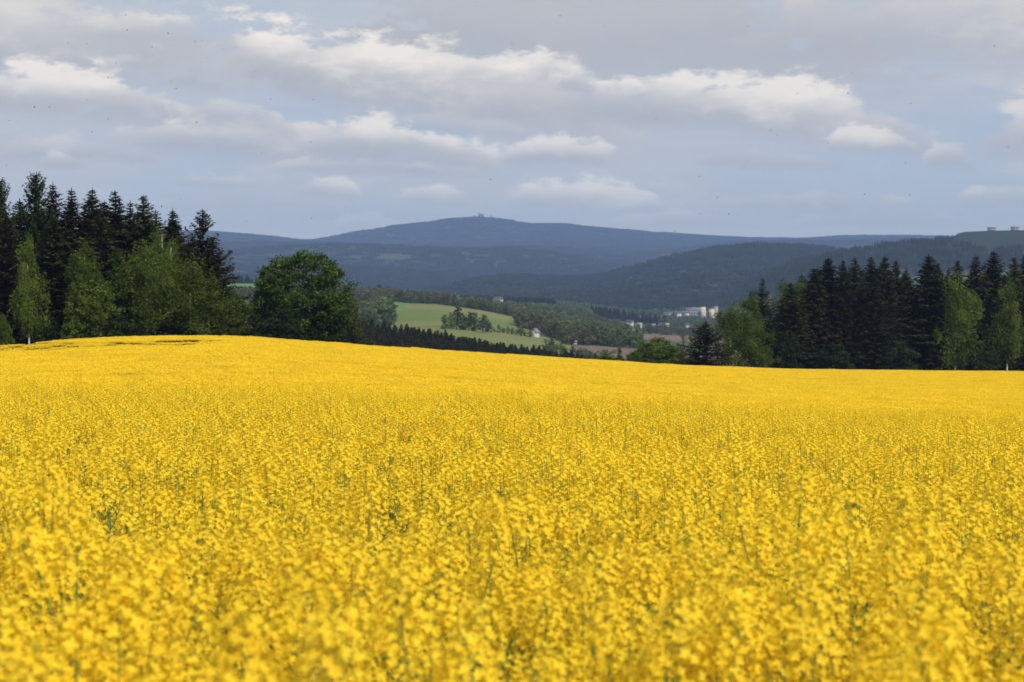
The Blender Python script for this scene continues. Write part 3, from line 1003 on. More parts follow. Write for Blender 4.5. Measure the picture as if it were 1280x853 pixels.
birch_high = K('birch_tree', 'birch', broad_geo(45, 15, [(.42, 1.0), (.55, 2.0), (.75, 2.6), (.9, 1.8), (1.0, .4)], 75, 100, .15, .9, .5, .35, .010), 15, M_BIRCHBARK, M_BIRCH)
round_tree = K('broadleaf_tree', 'tree', broad_geo(50, 10, [(.12, 1.5), (.3, 2.6), (.55, 3.0), (.8, 2.3), (1.0, .5)], 120, 90, .17, .9, .15, .3), 10, M_BARK, M_BIRCH)
maple_clumpy = K('maple_tree', 'maple', broad_geo(51, 12, [(.12, 1.6), (.35, 2.3), (.6, 2.4), (.85, 1.7), (1.0, .4)], 85, 75, .22, .75, 0, .4), 12, M_BARK, M_MAPLE)
cone_small = K('young_larch', 'larch', broad_geo(52, 8, [(.02, 1.4), (.2, 1.35), (.5, .95), (.8, .5), (1.0, .05)], 80, 80, .13, .5, .1, .15), 8, M_BARK, M_BIRCH)
bush = K('bush', 'bush', broad_geo(53, 4, [(.0, 1.6), (.3, 2.2), (.6, 2.0), (.85, 1.2), (1.0, .3)], 70, 90, .13, .7, 0, .3, limbs=6), 4, M_BARK, M_BIRCH)
dark_bush = K('bush', 'bush', broad_geo(54, 5, [(.0, 1.8), (.3, 2.3), (.6, 2.0), (.85, 1.3), (1.0, .3)], 80, 90, .15, .7, 0, .3, limbs=6), 5, M_BARK, M_SHADE)
willow = K('willow_tree', 'willow', broad_geo(55, 10, [(.02, 1.6), (.25, 2.2), (.5, 2.2), (.8, 1.4), (1.0, .2)], 120, 100, .13, .8, .5, .25), 10, M_BARK, M_OLIVE)
big_maple = K('maple_tree', 'maple', broad_geo(60, 14, [(.06, 3.6), (.15, 5.4), (.32, 6.4), (.5, 6.3), (.68, 5.9), (.82, 5.3), (.93, 4.2), (1.0, 2.3)],
                                               430, 85, .20, 1.05, 0, .20, .02, 8, 26, .72), 14, M_BARK, M_MAPLE)


def bare_geo(seed, h):
    r = np.random.default_rng(seed)
    gt = Geo(); g = Geo()
    pts = trunk_geo(gt, h, h * .012, r, .03)
    for k in range(46):
        t0 = r.uniform(.25, .95); a = r.uniform(0, 6.28); L = h * .28 * (1.1 - t0) * r.uniform(.6, 1.2)
        p0 = np.array([np.interp(t0 * h, pts[:, 2], pts[:, 0]), np.interp(t0 * h, pts[:, 2], pts[:, 1]), t0 * h])
        e = p0 + np.array([cos(a) * .55, sin(a) * .55, .85]) * L
        tube(g, [p0, (p0 + e) / 2 + r.normal(size=3) * .05 * L, e], [.04, .025, .008], 3, .5)
        for j in range(6):
            q = p0 + (e - p0) * r.uniform(.3, 1)
            tube(g, [q, q + (r.normal(size=3) * .25 + [0, 0, .35]) * L * .6], [.016, .006], 3, .5)
    return gt, g


bare = K('bare_tree', 'bare tree', bare_geo(70, 9), 9, M_TWIG, M_TWIG)

NTREE = [0]


def tree(kind, px, top, back, label, half=None, group=None, rot=None, y=None):
    """stand a tree behind the field edge so that it is as tall as it is in the photo"""
    de = float(DEDGE(px))
    y = de + back if y is None else y
    u, _ = ray(px, 430)
    x = u * y
    z = Z(x, y)
    ztop = float(zpy(top, y))
    s = (ztop - z) / kind.top
    sx = s
    if half is not None:
        sx = half * ((1.95 if px < 300 else 1.6) if kind.cat == 'spruce' else 1.0) / F * y / kind.half
    root = bpy.data.objects.new(kind.name, None)
    COL.objects.link(root)
    root.empty_display_size = 1
    root.location = (x, y, z)
    NTREE[0] += 1
    rot = (NTREE[0] * 2.399) % 6.283 if rot is None else rot
    root.rotation_euler = (0, 0, rot)
    root.scale = (sx, sx, s)
    tag(root, label, kind.cat, group)
    for nm, me in (('trunk', kind.trunk), ('crown', kind.crown)):
        c = bpy.data.objects.new(nm, me)
        COL.objects.link(c)
        c.parent = root
    return root


S = spruces
# --- the wood on the left
tree(conifer, 2, 221, 16, 'green conifer cut by the left edge of the photo, beside the tallest tree', 24)
tree(conifer, 46, 214, 18, 'tallest tree of the left wood, broad dark conifer rising above its neighbours', 31, rot=2)
tree(spruce_brown, 68, 226, 22, 'slightly brownish conifer right beside the tallest tree of the left wood', 22)
tree(S[1], 91, 233, 20, 'slim dark spruce top in the left wood, first right of the brownish conifer', 20)
tree(S[0], 117, 233, 20, 'dark spruce in the left wood, between the slim spruce and the tall pointed one', 24)
tree(S[3], 145, 234, 19, 'tall pointed dark spruce behind the clumpy maple in the left wood', 26)
tree(S[2], 181, 241, 17, 'dark spruce rising above the two tall birches of the left wood', 22)
tree(S[1], 164, 249, 26, 'thin spruce tip squeezed between two taller spruces above the clumpy maple', 16)
tree(S[4], 217, 259, 19, 'small dark spruce tip just left of the wide ragged spruce', 17)
tree(spruce_big, 254, 259, 9, 'wide ragged dark spruce with upswept branches at the right end of the left wood', 22, rot=.6)
tree(spruce_brown, 10, 262, 12, 'brownish conifer low at the left edge, in front of the green conifer', 20)
tree(S[4], 68, 268, 12, 'dark spruce standing between the two left birches, lower than the crowns behind', 20)
tree(S[0], 128, 262, 12, 'dark spruce whose lower half hides behind the rounded birch of the left wood', 24)
tree(birches[0], 37, 286, 4, 'slender birch with a thin white trunk near the left edge of the photo', 21, rot=.4)
tree(birch_high, 106, 299, 5, 'birch with a high umbrella crown in the left wood, over the rounded birch', 23)
tree(round_tree, 116, 333, 4, 'rounded light green birch under the high umbrella crown', 27)
tree(cone_small, 91, 352, 2.5, 'small fresh green conical tree at the field edge in the left wood', 13)
tree(bush, 3, 390, 2.5, 'light green bush at the field edge, cut by the left edge of the photo', 14)
tree(maple_clumpy, 148, 313, 6, 'dark maple with separate leaf clumps between the rounded birch and the tall birches', 21)
tree(birches[2], 204, 257, 12, 'tall thin-crowned birch behind, its light top reaching between the spruce tips', 22)
tree(birches[1], 185, 290, 4, 'tall light green birch with a white trunk showing at its foot, right of the maple', 33, rot=1.0)
tree(birches[2], 214, 276, 8, 'olive green birch filling the gap between the two tall light birches', 24)
tree(birches[1], 238, 312, 4.5, 'broad birch in front of the wide ragged spruce', 37)
tree(birches[0], 262, 338, 5, 'sloping birch between the broad birch and the bright low tree', 27)
tree(round_tree, 284, 357, 3.5, 'bright low round tree at the right end of the left wood', 27)
tree(dark_bush, 311, 390, 12, 'dark bush filling the gap left of the big lone maple', 22)
tree(dark_bush, 150, 392, 3, 'dark undergrowth bush below the clumpy maple', 20)
tree(dark_bush, 58, 388, 5, 'dark undergrowth bush between the slender birch and the conical tree', 18)
tree(dark_bush, 222, 386, 5, 'dark undergrowth bush at the foot of the broad birch', 24)
GB = 'spruces filling the inside of the left wood'
for i in range(16):
    p = -60 + i * 21.5 + rng.normal() * 3
    tree(S[i % 7], p, 240 + rng.uniform(0, 14) + max(0, (p - 150) * .45), 30 + rng.uniform(0, 14), 'dark spruce deep inside the left wood, mostly hidden by the front trees', 22, GB)
# --- the lone maple and its two companions
tree(big_maple, 379, 308, 16, 'large round dark green maple standing alone right of the left wood', 57, rot=.3)
tree(willow, 330, 332, 26, 'paler tree peeking out behind the left side of the big round maple', 22)
tree(willow, 436, 356, 12, 'soft olive tree leaning out of the right side of the big round maple', 20)
tree(dark_bush, 405, 372, 9, 'low dark bush under the right half of the big round maple', 30)
tree(dark_bush, 350, 385, 9, 'low dark bush under the left half of the big round maple', 26)
# --- the middle gap
tree(round_tree, 822, 418, 8, 'light green tree alone in the gap before the brown field', 24)
tree(round_tree, 803, 432, 10, 'lower green tree touching the left side of the gap tree', 17)
tree(willow, 846, 430, 12, 'olive tree touching the right side of the gap tree', 17)
tree(cone_small, 774, 434, 14, 'small pale sapling standing before the brown ploughed field', 7)
tree(bush, 792, 439, 8, 'small green bush between the sapling and the gap trees', 12)
tree(bush, 757, 442, 8, 'small low bush left of the pale sapling', 14)
tree(bush, 738, 444, 9, 'small low bush at the right end of the spruce belt', 13)
tree(bare, 852, 416, 24, 'bare grey tree left of the small dark spruce', 12)
tree(bare, 864, 420, 27, 'thinner bare grey tree touching the small dark spruce', 9)
tree(dark_bush, 868, 441, 9, 'dark low bush at the foot of the two bare trees', 12)
tree(spruce_small, 882, 399, 5, 'small dark spruce with gappy branches at the left end of the right wood', 18)
# --- the wood on the right
tree(birches[1], 912, 371, 5, 'birch with drooping branches at the left end of the right wood', 30)
tree(birches[0], 938, 360, 7, 'slim birch second from the left end of the right wood', 24)
tree(S[3], 953, 346, 16, 'thin dark spruce tip left of the pale green crowns in the right wood', 16)
tree(birches[2], 983, 330, 20, 'tall pale green crown rising over the left part of the right wood', 25)
tree(birches[1], 1003, 337, 22, 'second pale green crown, touching the taller one from the right', 22)
tree(bush, 955, 430, 3, 'round light bush at the field edge below the slim birch', 16)
sp = [(988, 352, 2, 22, 'dark spruce in front of the two pale green crowns of the right wood'),
      (1016, 333, 0, 22, 'dark spruce just right of the pale green crowns, first of the dark row'),
      (1035, 319, 2, 24, 'tall dark spruce, the highest point in the left half of the right wood'),
      (1053, 323, 4, 16, 'narrow dark spruce right of the highest left spruce'),
      (1068, 320, 1, 19, 'dark spruce with a forked-looking tip, third after the pale green crowns'),
      (1088, 319, 0, 20, 'dark spruce in the middle of the right wood, left of a pair of equal tips'),
      (1105, 318, 3, 20, 'left one of the pair of equal spruce tips in the right wood'),
      (1119, 323, 1, 17, 'right one of the pair of equal spruce tips in the right wood'),
      (1132, 333, 4, 15, 'lower dark spruce before the small dip in the right wood skyline'),
      (1160, 316, 2, 26, 'broad dark spruce just left of the tall light birch'),
      (1172, 326, 4, 14, 'thin dark tip on the right shoulder of the broad spruce'),
      (1185, 332, 1, 13, 'low dark tip directly behind the top of the tall light birch'),
      (1196, 323, 4, 17, 'dark spruce peak right behind the tall light birch'),
      (1219, 317, 2, 22, 'dark spruce left of the widest right-hand spruce'),
      (1241, 312, 0, 27, 'widest and highest spruce near the right edge of the photo'),
      (1267, 319, 1, 18, 'dark spruce right of the highest one, behind the last birch'),
      (1281, 316, 4, 20, 'dark spruce cut by the right edge of the photo')]
for i, (p, t, k, hw, lab) in enumerate(sp):
    tree(S[(k + i) % 7], p, t, 12 + (i % 3) * 3, lab, hw)
tree(S[2], 1093, 343, 7, 'olive tinged lower spruce in front of the middle of the right wood', 17)
tree(birches[1], 1194, 333, 4, 'tall light birch with a white trunk in front of the dark right wood', 30, rot=2.2)
tree(birches[0], 1259, 342, 4, 'last birch at the right edge of the photo, slim with a pale trunk', 22, rot=.9)
tree(dark_bush, 985, 412, 3.5, 'dim green low bush beneath the front dark spruces of the right wood', 20)
tree(dark_bush, 1040, 428, 3, 'dark undergrowth bush under the tall spruces, left of the middle of the right wood', 24)
tree(dark_bush, 1120, 425, 3, 'dark undergrowth bush under the pair of equal spruce tips', 26)
tree(dark_bush, 1228, 424, 3, 'dark undergrowth bush between the two right-hand birches', 20)
GB = 'spruces filling the inside of the right wood'
for i in range(18):
    p = 980 + i * 19.5 + rng.normal() * 3
    tree(S[i % 7], p, 331 + rng.uniform(0, 12) + max(0, 1010 - p) * 1.2, 26 + rng.uniform(0, 20), 'dark spruce deep inside the right wood, mostly hidden by the front trees', 21, GB)

# --- small far trees: one mesh each, too small for parts
def far_tree(kind, seed):
    if kind == 'spruce':
        gt, g = spruce_geo(seed, 20, 3.3, .8, .1, .04, card=1.05)
        mats = (M_SPRUCE, M_BARK)
    else:
        gt, g = broad_geo(seed, 12, [(.04, 2.6), (.25, 3.9), (.5, 4.4), (.75, 3.6), (.92, 2.0), (1.0, .6)], 50, 16, .62, 1.5, 0, .3, .02, 5, 5)
        mats = (M_FARDEC if kind == 'leafy' else M_FARBUD, M_BARK)
    V, Fc, t, mi = g.arrays()
    q = Geo(); q.merge((V, Fc, t, mi)); a = gt.arrays(); q.merge((a[0], a[1], a[2], a[3] + 1))
    return q.mesh(kind + '_far', mats)


far_spruce = [far_tree('spruce', 80 + k) for k in range(4)]
far_leafy = [far_tree('leafy', 90 + k) for k in range(4)]
far_bud = [far_tree('budding', 95 + k) for k in range(3)]


def put(me, name, cat, label, group, x, y, s, sw=None):
    o = link(name, me, None, (x, y, Z(x, y) - .2), rng.uniform(0, 6.28), (sw or s, sw or s, s))
    tag(o, label, cat, group)
    return o


belt_top = lut([(430, 391), (456, 393), (500, 399), (540, 404), (600, 415), (650, 425), (700, 432), (750, 441), (800, 452)])
n = 0
BX, BY, BI, BS = [], [], [], []
for y0 in np.arange(585, 800, 5.6):
    for px in np.arange(436, 778, 7.2):
        px = px + rng.normal() * 2.0
        y = y0 + rng.normal() * 1.6
        x = ray(px, 430)[0] * y
        lim = float(belt_top(px)) + (799 - y) * .16
        h = (zpy(lim + abs(rng.normal()) * 3.4, y) - Z(x, y)) / 20.0
        if h < .2: continue
        h = min(float(h), .62 + rng.uniform(-.1, .1)) * rng.uniform(.86, 1.0); w = h * rng.uniform(1.0, 1.35)
        if (y0 > 775 or rng.random() < .035) and n < 205:
            put(far_spruce[rng.integers(4)], 'spruce_tree', 'spruce', 'small dark spruce in the belt between the yellow field and light green meadow',
                'spruces of the dark belt below the meadow', x, y, h, w)
            n += 1
        else:
            BX.append(x); BY.append(y); BI.append(rng.integers(4)); BS.append((w, w, h))
BX = np.array(BX); BY = np.array(BY)
scatter('spruce_belt_interior', np.stack([BX, BY, H(BX, BY) - .3], 1), np.stack([BX * 0, BX * 0, rng.uniform(0, 6.28, len(BX))], 1), np.array(BS), np.array(BI),
        far_spruce, 'dense dark spruce wood filling the belt on the slope below the light green meadow')
print('belt', n)

def clump(region, items, name, cat, label, group, meshes, sc):
    for px, y in items:
        x = ray(px, 430)[0] * y
        put(meshes[rng.integers(len(meshes))], name, cat, label, group, x, y, sc * rng.uniform(.75, 1.25))


# hedge clump between the two meadows
for (px, yy, s, lab) in ((556, 1290, .8, 'leftmost round tree of the dark tree clump in the light meadow'),
                         (563, 1300, .95, 'second tree of the dark clump in the meadow, under the tall one'),
                         (571, 1305, 1.25, 'tall loose tree rising from the dark clump in the meadow'),
                         (579, 1300, .95, 'tree right below the tall loose one in the meadow clump'),
                         (587, 1300, 1.05, 'rounded tree in the middle of the dark meadow clump'),
                         (594, 1305, 1.0, 'tree right of the rounded one in the meadow clump'),
                         (604, 1290, 1.0, 'last tree at the right end of the dark meadow clump'),
                         (611, 1300, .6, 'low shrub-like tree beside the right end of the meadow clump')):
    x = ray(px, 430)[0] * yy
    put(far_leafy[rng.integers(4)], 'broadleaf_tree', 'tree', lab, 'trees of the clump in the meadow', x, yy, s)
for k, px in enumerate(np.linspace(618, 662, 9)):
    yy = 1320 + rng.normal() * 5; x = ray(px, 430)[0] * yy
    put(far_leafy[rng.integers(4)], 'hedge_bush', 'bush', 'small dark bush in the thin hedge line between the two light green meadows', 'hedge bushes between the meadows', x, yy, rng.uniform(.25, .5))
x = ray(651, 430)[0] * 1312
put(far_leafy[1], 'broadleaf_tree', 'tree', 'small round tree just left of the white gabled farmhouse', None, x, 1312, .62)


def strip(px0, px1, y0, y1, num, meshes, name, label, group, s0, s1, jit=20):
    for k in range(num):
        t = rng.random()
        px = px0 + (px1 - px0) * t + rng.normal() * 1.5; yy = y0 + (y1 - y0) * t + rng.normal() * jit
        x = ray(px, 430)[0] * yy
        put(meshes[rng.integers(len(meshes))], name, 'tree', label, group, x, yy, rng.uniform(s0, s1))


mix = far_bud + far_leafy[:1]
strip(648, 735, 1640, 1380, 70, mix, 'broadleaf_tree', 'brownish green budding tree in the copse right of the upper meadow', 'trees of the budding copse', .85, 1.4, 60)
strip(725, 800, 1420, 1360, 34, far_leafy, 'broadleaf_tree', 'green tree in the row behind the brown ploughed field', 'trees in the row behind the ploughed field', .7, 1.15, 30)
strip(500, 640, 1790, 1800, 34, far_leafy, 'broadleaf_tree', 'small green tree in the row along the upper edge of the light meadow', 'trees along the upper meadow edge', .45, .9, 14)
strip(446, 488, 1380, 1420, 36, far_leafy + far_bud[:1], 'broadleaf_tree', 'grey green tree in the grove left of the light meadow, above the spruce belt', 'trees of the grove left of the meadow', 1.0, 1.5, 50)
strip(680, 770, 1090, 1010, 22, far_leafy, 'broadleaf_tree', 'low green tree behind the right end of the spruce belt', 'low trees behind the spruce belt', .35, .7, 22)

# --- valley woods and forests on the hills: nobody could count these
def flat_scatter(pxr, yr, spacing, keep):
    X, Y = [], []
    y = yr[0]
    while y < yr[1]:
        a = ray(pxr[0], 400)[0] * y; b = ray(pxr[1], 400)[0] * y
        xs = np.arange(a, b, spacing)
        X.append(xs + rng.normal(size=len(xs)) * spacing * .33); Y.append(np.full(len(xs), y) + rng.normal(size=len(xs)) * spacing * .33)
        y += spacing
    X = np.concatenate(X); Y = np.concatenate(Y)
    k = keep(X, Y)
    return X[k], Y[k]


def valley_keep(x, y):
    px = px_of(x, y)
    lu = landuse(x, y, None)
    d = fbm(x / 170, y / 260, 12, 3)
    k = (lu == 5) & (d > .40)
    k &= ~((px > 815) & (px < 905) & (y > 3560) & (y < 3960))
    k &= ~((px > 740) & (px < 900) & (y > 2950) & (y < 3900) & (d < .55))
    k &= ~((px > 610) & (px < 634) & (y > 3000) & (y < 3240))
    k &= ~((px > 684) & (px < 705) & (y > 3000) & (y < 3240))
    return k


x, y = flat_scatter((-150, 1150), (1800, 4200), 13, valley_keep)
d = fbm(x / 260, y / 420, 44, 2)
ix = np.where(d > .64, rng.integers(0, 4, len(x)), np.where(d > .40, 4 + rng.integers(0, 4, len(x)), 8 + rng.integers(0, 3, len(x))))
s = rng.uniform(.65, 1.15, len(x)) * np.where(ix < 4, .85, .95)
scatter('valley_woodland', np.stack([x, y, H(x, y) - .3], 1), np.stack([x * 0, x * 0, rng.uniform(0, 6.28, len(x))], 1),
        np.stack([s, s, s], 1), ix, far_spruce + far_leafy + far_bud, 'mixed woodland and hedges covering the floor of the valley below the hills')
print('valley', len(x))


def clump_mesh(seed, size, ntree, kind):
    r = np.random.default_rng(seed)
    g = Geo()
    for k in range(ntree):
        x, y = (r.random(2) - .5) * size
        h = r.uniform(14, 22); w = r.uniform(2.6, 4.0) if kind == 's' else r.uniform(4, 6)
        if kind != 's': h *= .75
        a = np.arange(6) / 6 * 2 * pi + r.random()
        t = np.clip(r.normal(.45, .25), 0, 1)
        if kind == 's':
            for (z0, z1, ww) in ((.08, .55, 1.), (.35, .8, .72), (.6, 1.0, .42)):
                rr = ww * w * r.uniform(.8, 1.15, 6)
                V = np.vstack([np.stack([x + np.cos(a) * rr, y + np.sin(a) * rr, np.full(6, z0 * h)], 1), [[x, y, z1 * h]]])
                g.add(V, [(i, (i + 1) % 6, 6) for i in range(6)], np.clip(t + r.normal(size=6) * .12, 0, 1), 0)
        else:
            for j in range(7):
                c = np.array([x, y, h * r.uniform(.35, .85)]) + r.normal(size=3) * np.array([w * .38, w * .38, 1.0])
                q = unit(r.normal(size=(6, 3))) * w * .5
                g.add(np.vstack([c + q]), [(0, 1, 2), (2, 3, 4), (4, 5, 0), (1, 3, 5), (0, 2, 4)], np.clip(t + r.normal() * .12, 0, 1), 1)
    return g.mesh('forest_clump', [M_HILLNEEDLE, M_HILLBROAD])


cl_s = [clump_mesh(500 + k, 46, 34, 's') for k in range(4)]
cl_d = [clump_mesh(520 + k, 46, 26, 'd') for k in range(3)]


def hill_forest(name, yr, spacing, label, sc):
    def keep(x, y):
        return landuse(x, y, None) == 6
    x, y = flat_scatter((-160, 1440), yr, spacing, keep)
    d = fbm(x / 600, y / 500, 61, 4)
    ix = np.where(d > .545, 4 + rng.integers(0, 3, len(x)), rng.integers(0, 4, len(x)))
    s = np.full(len(x), sc) * rng.uniform(.9, 1.1, len(x))
    scatter(name, np.stack([x, y, H(x, y) - 1.0], 1), np.stack([x * 0, x * 0, rng.uniform(0, 6.28, len(x))], 1),
            np.stack([s, s, s * rng.uniform(.8, 1.05, len(x)) / sc], 1), ix, cl_s + cl_d, label)
    print(name, len(x))


hill_forest('hill_forest', (4180, 8300), 43, 'dark forest covering the blue hills in front of the long mountain', 1.0)
hill_forest('mountain_forest', (8300, 16150), 66, 'forest covering the distant mountain and the ridge before it', 1.45)

# ------------------------------------------------------------------ buildings
M_CREAM = mat_plain('cream_render', (0.66, 0.58, 0.42), (0.58, 0.50, 0.37), .15)
M_WHITE = mat_plain('white_render', (0.58, 0.57, 0.54), (0.50, 0.49, 0.46), .2)
M_GREYW = mat_plain('grey_cladding', (0.20, 0.21, 0.24), (0.16, 0.17, 0.20), .1)
M_PINK = mat_plain('pinkish_concrete', (0.42, 0.34, 0.32), (0.34, 0.29, 0.28), .2)
M_DARK = mat_plain('dark_roofing', (0.06, 0.06, 0.07), (0.09, 0.085, 0.085), .3)
M_TILE = mat_plain('red_roof_tiles', (0.13, 0.065, 0.05), (0.10, 0.055, 0.045), .5)
M_LIGHTROOF = mat_plain('pale_metal_roof', (0.30, 0.31, 0.33), (0.25, 0.26, 0.28), .1, rough=.45)
M_GLASS = mat_plain('window_glass', (0.05, 0.06, 0.075), None, rough=.15, spec=.6)
M_STEEL = mat_plain('galvanised_steel', (0.28, 0.29, 0.30), (0.36, 0.37, 0.38), 1.0, rough=.5)


def quadbox(name, mat, parent, x0, x1, y0, y1, z0, z1, label=None):
    g = Geo(); box_geo(g, x0, x1, y0, y1, z0, z1)
    o = link(name, g.mesh(name, [mat]), parent)
    if label: o['label'] = label
    return o


def windows(parent, x0, x1, z0, z1, nx, nz, y, w=.55, h=.5, mat=M_GLASS, name='window'):
    dx = (x1 - x0) / nx; dz = (z1 - z0) / nz
    for i in range(nx):
        for j in range(nz):
            cx = x0 + (i + .5) * dx; cz = z0 + (j + .5) * dz
            quadbox(name, mat, parent, cx - dx * w / 2, cx + dx * w / 2, y - .06, y + .1, cz - dz * h / 2, cz + dz * h / 2)


def root_at(name, px, y, label, cat, group=None, rotz=0, z=None):
    x = ray(px, 400)[0] * y
    e = bpy.data.objects.new(name, None); COL.objects.link(e)
    e.location = (x, y, Z(x, y) if z is None else z); e.rotation_euler = (0, 0, rotz)
    tag(e, label, cat, group)
    return e


def gable_house(px, y, w, d, h, rh, wall, roof, label, rotz=0, group=None, nx=3, dz=0):
    e = root_at('house', px, y, label, 'house', group, rotz)
    e.location.z += dz
    g = Geo()
    V = [(-w / 2, -d / 2, -2), (w / 2, -d / 2, -2), (w / 2, d / 2, -2), (-w / 2, d / 2, -2), (-w / 2, -d / 2, h), (w / 2, -d / 2, h), (w / 2, d / 2, h), (-w / 2, d / 2, h), (-w / 2, 0, h + rh), (w / 2, 0, h + rh)]
    g.add(V, [(0, 1, 5, 4), (1, 2, 6, 5), (2, 3, 7, 6), (3, 0, 4, 7)]); g.add(V, [(4, 7, 8), (5, 9, 6)])
    link('wall', g.mesh('wall', [wall]), e)
    g = Geo(); o = .5; sl = rh / (d / 2)
    for s in (-1, 1):
        V = [(-w / 2 - o, s * (d / 2 + o), h - sl * o + .05), (w / 2 + o, s * (d / 2 + o), h - sl * o + .05), (w / 2 + o, 0, h + rh + .05), (-w / 2 - o, 0, h + rh + .05)]
        V += [(a, b, c + .25) for a, b, c in V]
        g.add(V, [(0, 1, 2, 3), (4, 5, 6, 7), (0, 1, 5, 4), (1, 2, 6, 5), (3, 0, 4, 7)])
    r_ = link('roof', g.mesh('roof', [roof]), e)
    quadbox('chimney', M_TILE, r_, w * .2, w * .2 + .8, .3, 1.1, h + rh * .5, h + rh + 1.0)
    windows(e, -w / 2 + .6, w / 2 - .6, .8, h - .2, nx, 1 if h < 5 else 2, -d / 2, .4, .5)
    for q in (-1, 1):
        pass
    return e


# factory complex at the foot of the hill
YF = 3800.0
mpp = YF / F   # metres per photo pixel there
zf = float(zpy(397.5, YF))


def block(px0, px1, pt, pb, mat, roof, name, label, depth=26, back=0, nx=6, nz=2, wmat=M_GLASS, cat='building', ww=.6, wh=.42, roofh=1.2):
    cx = (px0 + px1) / 2
    y = YF + back
    m = y / F
    w = (px1 - px0) * m; z0 = float(zpy(pb, y)); z1 = float(zpy(pt, y))
    e = root_at(name, cx, y, label, cat, 'blocks of the factory complex', 0, z0)
    quadbox('wall', mat, e, -w / 2, w / 2, 0, depth, min(-1, Z(e.location.x, y) - z0 - 2), z1 - z0 - roofh)
    quadbox('roof', roof, e, -w / 2 - .4, w / 2 + .4, -.4, depth + .4, z1 - z0 - roofh + .003, z1 - z0)
    if nx:
        windows(e, -w / 2 + 1, w / 2 - 1, .5, z1 - z0 - roofh - .3, nx, nz, 0, ww, wh, wmat)
    return e


block(858.5, 876, 385.3, 391, M_GREYW, M_LIGHTROOF, 'factory_hall', 'long grey factory hall behind and left of the cream tower', 40, 60, 8, 1)
block(844, 897, 390, 397.5, M_GREYW, M_LIGHTROOF, 'factory_hall', 'lowest and longest factory hall with a pale roof, in front of the cream tower', 30, 10, 14, 2, ww=.7)
block(876, 882, 383, 392, M_CREAM, M_DARK, 'factory_tower', 'cream factory tower with dark flat cap, tallest block of the complex', 14, 4, 3, 4, wh=.3)
block(887, 893, 385.5, 392, M_CREAM, M_DARK, 'factory_building', 'square cream factory building right of the tower', 20, 4, 3, 2, wh=.3)
block(893, 897.5, 382.5, 392, M_PINK, M_DARK, 'factory_building', 'pinkish factory block at the right end of the complex, beside the birch', 20, 12, 2, 3)
block(856.8, 861, 391, 397, M_CREAM, M_DARK, 'factory_building', 'small cream block left of the factory tower', 12, -8, 2, 2, wh=.3)
block(846.5, 851.5, 391.5, 396.5, M_WHITE, M_DARK, 'factory_building', 'small white block at the left end of the factory', 12, -8, 3, 2, wh=.3)
block(830, 846, 389.5, 396, M_GREYW, M_DARK, 'factory_hall', 'grey hall furthest left in the factory complex', 30, 40, 6, 2)

# houses in the valley
gable_house(669.5, 1352, 4.4, 4.4, 2.0, 2.2, M_WHITE, M_GREYW, 'white gabled farmhouse with grey roof at the right end of the lower meadow', radians(62), nx=2, dz=1.5)
e = gable_house(622.5, 3120, 15, 10, 11, 4, M_CREAM, M_DARK, 'pale villa on the wooded rise above the upper meadow', radians(10), nx=4, dz=3)
gable_house(619, 3105, 10, 8, 6.5, 4, M_PINK, M_DARK, 'reddish house joined to the left side of the pale villa', radians(-15), nx=3, dz=3)
gable_house(693, 3110, 10, 9, 5, 3, M_WHITE, M_LIGHTROOF, 'lone white house at the right end of the dark tree strip', radians(20), nx=3, dz=2)
gable_house(718.5, 1345, 2.2, 2.2, 1.6, .9, M_WHITE, M_LIGHTROOF, 'tiny white hut at the corner of the brown ploughed field', radians(20), nx=2)
town = [(785, 2960, M_WHITE, M_DARK), (789, 2930, M_WHITE, M_DARK), (817, 3060, M_WHITE, M_LIGHTROOF),
        (826, 3210, M_CREAM, M_DARK), (834, 3080, M_WHITE, M_LIGHTROOF), (842, 3330, M_PINK, M_TILE), (851, 3180, M_CREAM, M_TILE),
        (859, 3040, M_WHITE, M_DARK), (865, 3060, M_WHITE, M_LIGHTROOF), (874, 3250, M_CREAM, M_TILE), (834, 3560, M_PINK, M_DARK),
        (814, 3560, M_PINK, M_TILE), (862, 3480, M_WHITE, M_LIGHTROOF), (800, 2890, M_WHITE, M_LIGHTROOF)]
for i, (px, y, a, b) in enumerate(town):
    e = gable_house(px, y, rng.uniform(5, 7.5), 6, rng.uniform(3, 4), 2.6, a, b, 'small pale house among the valley trees before the factory', rng.uniform(-.5, .5), 'houses of the valley town', nx=3, dz=rng.uniform(-1.5, 2.8))

# the two block buildings on the grassy hilltop
for (p0, p1, pt, pb, lab) in ((1234, 1243, 284.2, 289, 'left one of two small blocky buildings on the grassy hilltop'),
                              (1263, 1272, 283.6, 288.6, 'right one of two small blocky buildings on the hilltop, with a mast on its roof')):
    y = 4700; m = y / F
    e = root_at('tank_building', (p0 + p1) / 2, y, lab, 'building', 'hilltop buildings')
    w = (p1 - p0) * m; h = float(zpy(pt, y)) - e.location.z
    g = Geo(); th = np.arange(17) / 16 * 2 * pi
    quadbox('wall', M_PINK, e, -w / 2, w / 2, -6, 6, -2, h * .66)
    quadbox('plinth', M_DARK, e, -w / 2 - .4, w / 2 + .4, -6.4, 6.4, -2.5, h * .12)
    quadbox('roof', M_GREYW, e, -w / 2 - .6, w / 2 + .6, -6.6, 6.6, h * .66 + .003, h)
    windows(e, -w / 2 + 1, w / 2 - 1, h * .2, h * .6, 4, 1, -6, .45, .6)
    if p0 > 1250:
        g = Geo(); tube(g, [(0, 0, h), (0, 0, h + 3.5), (0, 0, h + 6)], [.35, .25, .12], 6)
        link('mast', g.mesh('mast', [M_STEEL]), e)

# the summit: hotel with tower, low lodge, and the domed station
YA = 16000.0


